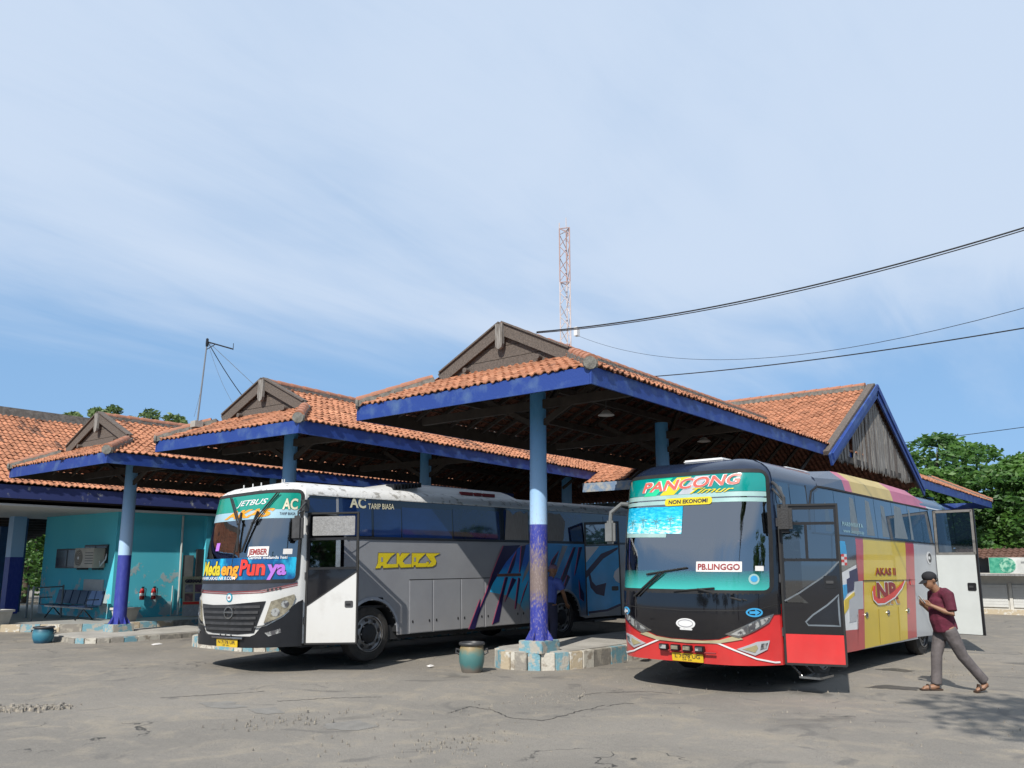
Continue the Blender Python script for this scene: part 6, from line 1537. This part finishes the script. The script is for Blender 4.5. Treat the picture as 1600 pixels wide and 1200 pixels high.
tree('garden_tree', 'bushy tree beside the turquoise wall seen through the veranda', 20.5, 46.5, 5, 3.4, 2.6, 2.6, 36, 200, LEAF, 7, .28, .7, GR, .14)
tree('lot_tree', 'shade tree beside the yard, out to the right', 2.0, -3.3, 11, 2.8, 1.4, 9.2, 34, 170, LEAF, 8, .26, .5, GR, .16)
tree('lot_tree', 'row tree across the yard reflected in the bus windows', 22, -16, 8, 4.2, 3.2, 4.8, 36, 170, LEAF, 9, .36, .6, GR, .25)
tree('lot_tree', 'second row tree across the yard reflected in the bus windows', 31, -18, 8, 4.6, 3.2, 5.0, 36, 170, LEAF, 10, .36, .6, GR, .25)

for k, (x, y) in enumerate(((-26, 22), (-28, 10), (-27, -3), (-24, -15), (8, -24), (42, -17))):  # unseen trees, added to darken what the windshields reflect
    tree('lot_tree', ['added tree far behind the camera on the left', 'added tree straight behind the camera', 'added tree behind the camera on the right', 'added tree far behind the camera on the right', 'added tree at the far side of the yard', 'added tree at the far end of the yard'][k], x, y, 9, 5.0, 3.4, 5.2, 26, 130, LEAF, 20+k, .5, .6, GR, .25)

def motorbike(x, y, rz, lab):
    t = thing('motorbike', lab, 'motorbike', (x, y, .165), rz); m = mat('dark motorbike plastic', (.02, .022, .025), .3); 
    for wx in (-.62, .62):
        w = MB(); w.lathe([(.19, -.03), (.25, -.045), (.29, -.02), (.29, .02), (.25, .045), (.19, .03), (.19, -.03)], 24, axis='y'); o = w.build('wheel', TYRE, t, True); o.location = (wx, 0, .29)
        sp = MB(); [sp.bar((0, 0, 0), (math.cos(a)*.19, 0, math.sin(a)*.19), .015, .02) for a in [2*PI*k/6 for k in range(6)]]; sp.build('spokes', CHROME, o)
    b = MB(); b.prism([(-.75, .62), (-.70, .72), (-.15, .74), (.05, .62), (.30, .60), (.48, .98), (.55, .95), (.45, .50), (.15, .34), (-.25, .34), (-.45, .50)], -.11, .11); b.build('body', m, t, bevel=.03)
    s_ = MB(); s_.prism([(-.80, .74), (-.70, .80), (-.20, .79), (.04, .72), (-.15, .72)], -.12, .12); s_.build('seat', BLACKR, t, bevel=.03)
    f = MB(); f.tube([(.62, -.07, .29), (.48, -.07, .9)], .022, 6); f.tube([(.62, .07, .29), (.48, .07, .9)], .022, 6); f.build('fork', CHROME, t)
    h = MB(); h.tube([(.36, -.33, 1.02), (.44, -.12, 1.03), (.44, .12, 1.03), (.36, .33, 1.02)], .014, 6); h.build('handlebar', BLACKP, t)
    MB().lathe([(.001, .06), (.06, .05), (.08, 0), (.06, -.05)], 14, axis='x', c=(.54, 0, .9)).build('headlight', LENS2, t, True)
    MB().tube([(-.7, -.14, .30), (-.1, -.14, .28)], .04, 8).build('exhaust', CHROME, t); MB().box(-.2, .12, -.13, .13, .2, .38).build('engine', GRILLE, t, bevel=.02)
    for q in (-1, 1): MB().tube([(.4, q*.25, 1.03), (.38, q*.3, 1.2)], .008, 5).box(.36, .4, q*.3-.05, q*.3+.05, 1.18, 1.26).build('mirror', BLACKP, t)
motorbike(12.2, 32.6, rad(70), 'dark motorbike parked in the shade behind the leftmost post')
motorbike(12.9, 33.4, rad(65), 'second dark motorbike in the shade, nearer the garden')
# ============================================================ people
def blob(name, chains, balls, m, parent, vox=.012, it=3):
    """limbs and masses grown together into one continuous surface"""
    mb = MB()
    for pts, rs in chains: mb.tube(pts, rs, 12)
    for c, r in balls:
        i = len(mb.v); bm = bmesh.new(); bmesh.ops.create_icosphere(bm, subdivisions=3, radius=1)
        for v in bm.verts: mb.v.append((c[0]+v.co.x*r[0], c[1]+v.co.y*r[1], c[2]+v.co.z*r[2]))
        for f in bm.faces: mb.f.append(tuple(i+v.index for v in f.verts))
        bm.free()
    me = mb.mesh(name); o = bpy.data.objects.new(name, me); COL.objects.link(o)
    md = o.modifiers.new('r', 'REMESH'); md.mode = 'VOXEL'; md.voxel_size = vox; md.use_smooth_shade = True
    sm = o.modifiers.new('s', 'SMOOTH'); sm.iterations = it; sm.factor = .5
    dg = bpy.context.evaluated_depsgraph_get(); dg.update(); me2 = bpy.data.meshes.new_from_object(o.evaluated_get(dg)); bpy.data.objects.remove(o)
    for p in me2.polygons: p.use_smooth = True
    me2.name = name; me2.materials.clear(); return link(name, me2, parent, m)
SKIN = mat('brown skin', (.30, .155, .09), .55, var=.12, vs=8)
SHIRT = mat('maroon shirt cloth', (.13, .012, .035), .85, var=.45, vs=7, bump=1., bs=9)
TROU = mat('grey trouser cloth', (.155, .135, .135), .9, var=.4, vs=7, bump=1., bs=8)
CAPM = mat('black cap cloth', (.012, .012, .015), .85)
SANDAL = mat('brown sandal leather', (.075, .04, .025), .7)
HAIR = mat('black hair', (.01, .009, .008), .6)
def hand(wrist, d, palm, curl, sgn):
    """palm with four bent fingers and a thumb; d = pointing direction, palm = palm normal"""
    w = Vector(wrist); d = Vector(d).normalized(); n = Vector(palm).normalized(); s = d.cross(n).normalized()*sgn
    ch = [([w, w+d*.04, w+d*.085], [.026, .034, .030])]
    for k in range(4):
        b = w+d*.075+s*(-.027+k*.018); l = (.052, .060, .056, .044)[k]
        m1 = b+(d*math.cos(curl*.5)+n*math.sin(curl*.5))*l*.55; e = m1+(d*math.cos(curl*1.3)+n*math.sin(curl*1.3))*l*.55
        ch.append(([b, m1, e], [.0095, .009, .007]))
    tb = w+d*.025-s*.028; ch.append(([tb, tb-s*.022+d*.025+n*.012, tb-s*.018+d*.055+n*.028], [.012, .011, .008]))
    return ch
def head(chains, balls, c, f, up):
    """skull, face, nose, ears; f = facing, up = crown direction"""
    c = Vector(c); f = Vector(f).normalized(); up = Vector(up).normalized(); s = up.cross(f).normalized()
    P = lambda a, b, e: tuple(c+f*a+s*b+up*e)
    balls.append((P(-.012, 0, .03), (.092, .078, .092))); balls.append((P(.012, 0, -.02), (.078, .066, .098)))
    chains.append(([P(.04, 0, -.085), P(.065, 0, -.095)], [.038, .028]))
    chains.append(([P(.082, 0, .02), P(.106, 0, -.018), P(.088, 0, -.032)], [.012, .016, .012]))
    chains.append(([P(.082, -.022, -.058), P(.092, 0, -.056), P(.082, .022, -.058)], [.009, .011, .009]))
    chains.append(([P(.078, -.045, .022), P(.092, -.02, .026)], [.011, .012])); chains.append(([P(.078, .045, .022), P(.092, .02, .026)], [.011, .012]))
    for q in (-1, 1): chains.append(([P(-.012, q*.078, .028), P(-.022, q*.09, .008), P(-.008, q*.08, -.028)], [.012, .017, .010]))
    return P
def walker():
    t = thing('person', 'man in maroon shirt, grey trousers and black cap walking, looking at his hand', 'person', (13.50, 2.76, 0), rad(128.5)); t.scale = (.95, 1.1, 1.0)
    # body: one continuous skin surface (head, neck, trunk core, arms, legs, feet)
    ch = []; bl = []
    P = head(ch, bl, (.165, 0, 1.545), (.93, .0, -.36), (.36, 0, .93))
    ch.append(([(.03, 0, 1.30), (.07, 0, 1.40), (.14, 0, 1.50)], [.075, .062, .058]))
    ch.append(([(0, 0, .92), (.03, 0, 1.12), (.03, 0, 1.33)], [.11, .12, .11]))
    arm = {}
    for q in (1, -1):
        sh_, el, wr = Vector((.02, q*.185, 1.345)), Vector((.015, q*.25, 1.085)), Vector((.235, q*.12, 1.20))
        ch.append(([sh_, sh_.lerp(el, .5), el, el.lerp(wr, .35), wr], [.055, .047, .041, .040, .026])); ch.append(([(.02, q*.1, 1.33), sh_], [.08, .06]))
        d = (wr-el).normalized(); arm[q] = wr; ch += hand(wr, d+Vector((0, -q*.25, .05)), (0, -q*.7, .7), 1.0, q)
    legs = {-1: [(0, -.09, .90), (.10, -.10, .50), (.15, -.10, .09)], 1: [(0, .09, .90), (-.17, .10, .50), (-.46, .11, .155)]}
    for q, (hp, kn, an) in legs.items(): ch.append(([hp, kn, an], [.09, .06, .042]))
    ch.append(([(.12, -.10, .075), (.20, -.10, .05), (.34, -.11, .035)], [.045, .042, .028])); ch.append(([(-.47, .11, .14), (-.42, .115, .075), (-.31, .12, .035)], [.044, .042, .026]))
    for k in range(4): ch.append(([(.33, -.135+k*.017, .032), (.372-.008*abs(k-2), -.14+k*.018, .024)], [.012, .009]))
    blob('body', ch, bl, SKIN, t, .0095, 2)
    # clothes
    sc = [([(-.01, 0, .845), (.0, 0, .90), (.035, 0, 1.02), (.045, 0, 1.14), (.03, 0, 1.27), (.03, 0, 1.36), (.075, 0, 1.415)], [.172, .172, .172, .165, .158, .125, .076])]
    sb = [((.085, 0, 1.04), (.115, .14, .13)), ((-.015, 0, 1.20), (.12, .17, .16))]
    for q in (1, -1):
        sc.append(([(.02, q*.10, 1.36), (.02, q*.19, 1.345), (.017, q*.222, 1.22), (.02, q*.245, 1.13)], [.10, .088, .078, .076]))
    blob('shirt', sc, sb, SHIRT, t, .012, 3)
    tc = [([(.02, 0, 1.02), (.01, 0, .93), (0, 0, .86)], [.135, .158, .155])]
    tc.append(([(0, -.085, .88), (.05, -.092, .70), (.105, -.10, .50), (.125, -.10, .28), (.145, -.10, .09)], [.108, .098, .080, .075, .078]))
    tc.append(([(0, .085, .88), (-.08, .095, .70), (-.17, .10, .50), (-.32, .105, .32), (-.45, .11, .165)], [.108, .098, .080, .072, .074]))
    blob('trousers', tc, [], TROU, t, .012, 2)
    # cap with peak, hair under it
    cb = [(P(-.018, 0, .058), (.108, .096, .080))]; cc = []
    cp = blob('cap', cc, cb, CAPM, t, .010, 2)
    pk = MB(); n = 8
    for (r, lift) in ((.0, .0), (1., -.022)):
        for k in range(n+1):
            a = -1.15+2.3*k/n; pk.v.append(P(.05+math.cos(a)*(.035+.085*r), math.sin(a)*.078, .050+lift-.012*abs(math.sin(a))))
    for k in range(n): pk.f.append((k, k+1, n+2+k, n+1+k))
    o = pk.build('cap_peak', CAPM, t); md = o.modifiers.new('t', 'SOLIDIFY'); md.thickness = .008
    blob('hair', [([P(-.075, -.055, .0), P(-.085, 0, -.02), P(-.075, .055, .0)], [.030, .034, .030])], [], HAIR, t, .010, 2)
    for (a, b, c_) in (((.06, -.105, .016), (.39, -.115, .014), 0), ((-.485, .11, .105), (-.285, .122, .012), 1)):
        a = Vector(a); b = Vector(b); s = MB(); s.bar(a, b, .095, .024); so_ = s.build('sandal', SANDAL, t, bevel=.01)
        m_ = a.lerp(b, .62)+Vector((0, 0, .018)); MB().tube([m_+Vector((0, -.05, -.01)), m_+Vector((0, -.03, .045)), m_+Vector((0, .03, .045)), m_+Vector((0, .05, -.01))], .014, 6).build('sandal_strap', SANDAL, so_)
    M = t.matrix_basis
    # what he holds
    bpy.context.view_layer.update(); w = t.matrix_world
    ph = MB().box(-.035, .035, -.004, .004, -.065, .065).build('mobile_phone', mat('white phone case', (.55, .56, .58), .3), None, bevel=.003)
    ph.matrix_world = w @ Matrix.Translation((.335, .045, 1.285)) @ Matrix.Rotation(rad(78), 4, 'Z') @ Matrix.Rotation(rad(35), 4, 'X'); tag(ph, 'white phone held by the man in the maroon shirt', 'phone')
    return t
walker()
def mechanic():
    t = thing('person', 'man in blue shirt half hidden behind the column, hand on the rear tyre', 'person', (15.05, 10.92, -.01), rad(10)); t.scale = (1.14, 1.14, 1.14)
    ch = []; bl = []
    P = head(ch, bl, (.16, 0, 1.44), (.95, 0, -.30), (.30, 0, .95))
    ch.append(([(.02, 0, 1.18), (.07, 0, 1.29), (.13, 0, 1.39)], [.075, .062, .056])); ch.append(([(-.06, 0, .85), (0, 0, 1.05), (.03, 0, 1.24)], [.11, .12, .11]))
    for q in (1, -1):
        sh_ = Vector((.03, q*.18, 1.24)); el = Vector((.16, q*.22, 1.02)) if q < 0 else Vector((.02, .24, .98)); wr = Vector((.34, -.20, .82)) if q < 0 else Vector((.12, .22, .75))
        ch.append(([sh_, el, el.lerp(wr, .4), wr], [.052, .041, .038, .026])); ch += hand(wr, wr-el, (1, 0, -.3) if q < 0 else (0, -1, 0), .5, q)
    for q in (1, -1): ch.append(([(-.06, q*.09, .82), (-.02, q*.10, .46), (-.08, q*.10, .07)], [.09, .06, .042])); ch.append(([(-.08, q*.10, .05), (.12, q*.11, .035)], [.045, .03]))
    blob('body', ch, bl, SKIN, t, .010, 2)
    sc = [([(-.06, 0, .82), (-.02, 0, .98), (.02, 0, 1.15), (.03, 0, 1.25), (.07, 0, 1.30)], [.15, .155, .145, .115, .072])]
    for q in (1, -1): sc.append(([(.02, q*.1, 1.25), (.03, q*.185, 1.235), (.10 if q < 0 else .03, q*.215, 1.10)], [.075, .070, .070]))
    blob('shirt', sc, [], mat('blue shirt cloth', (.09, .15, .55), .85, var=.2, vs=5, bump=.3, bs=14), t, .012, 3)
    tc = [([(-.06, 0, .86), (-.06, 0, .78)], [.15, .145])]
    for q in (1, -1): tc.append(([(-.06, q*.085, .80), (-.02, q*.10, .46), (-.08, q*.10, .08)], [.105, .08, .07]))
    blob('trousers', tc, [], mat('dark blue trouser cloth', (.03, .035, .08), .9), t, .012, 2)
    blob('cap', [], [(P(-.015, 0, .062), (.101, .088, .066))], mat('mauve cap cloth', (.26, .16, .24), .85), t, .010, 2)
    return t
mechanic()
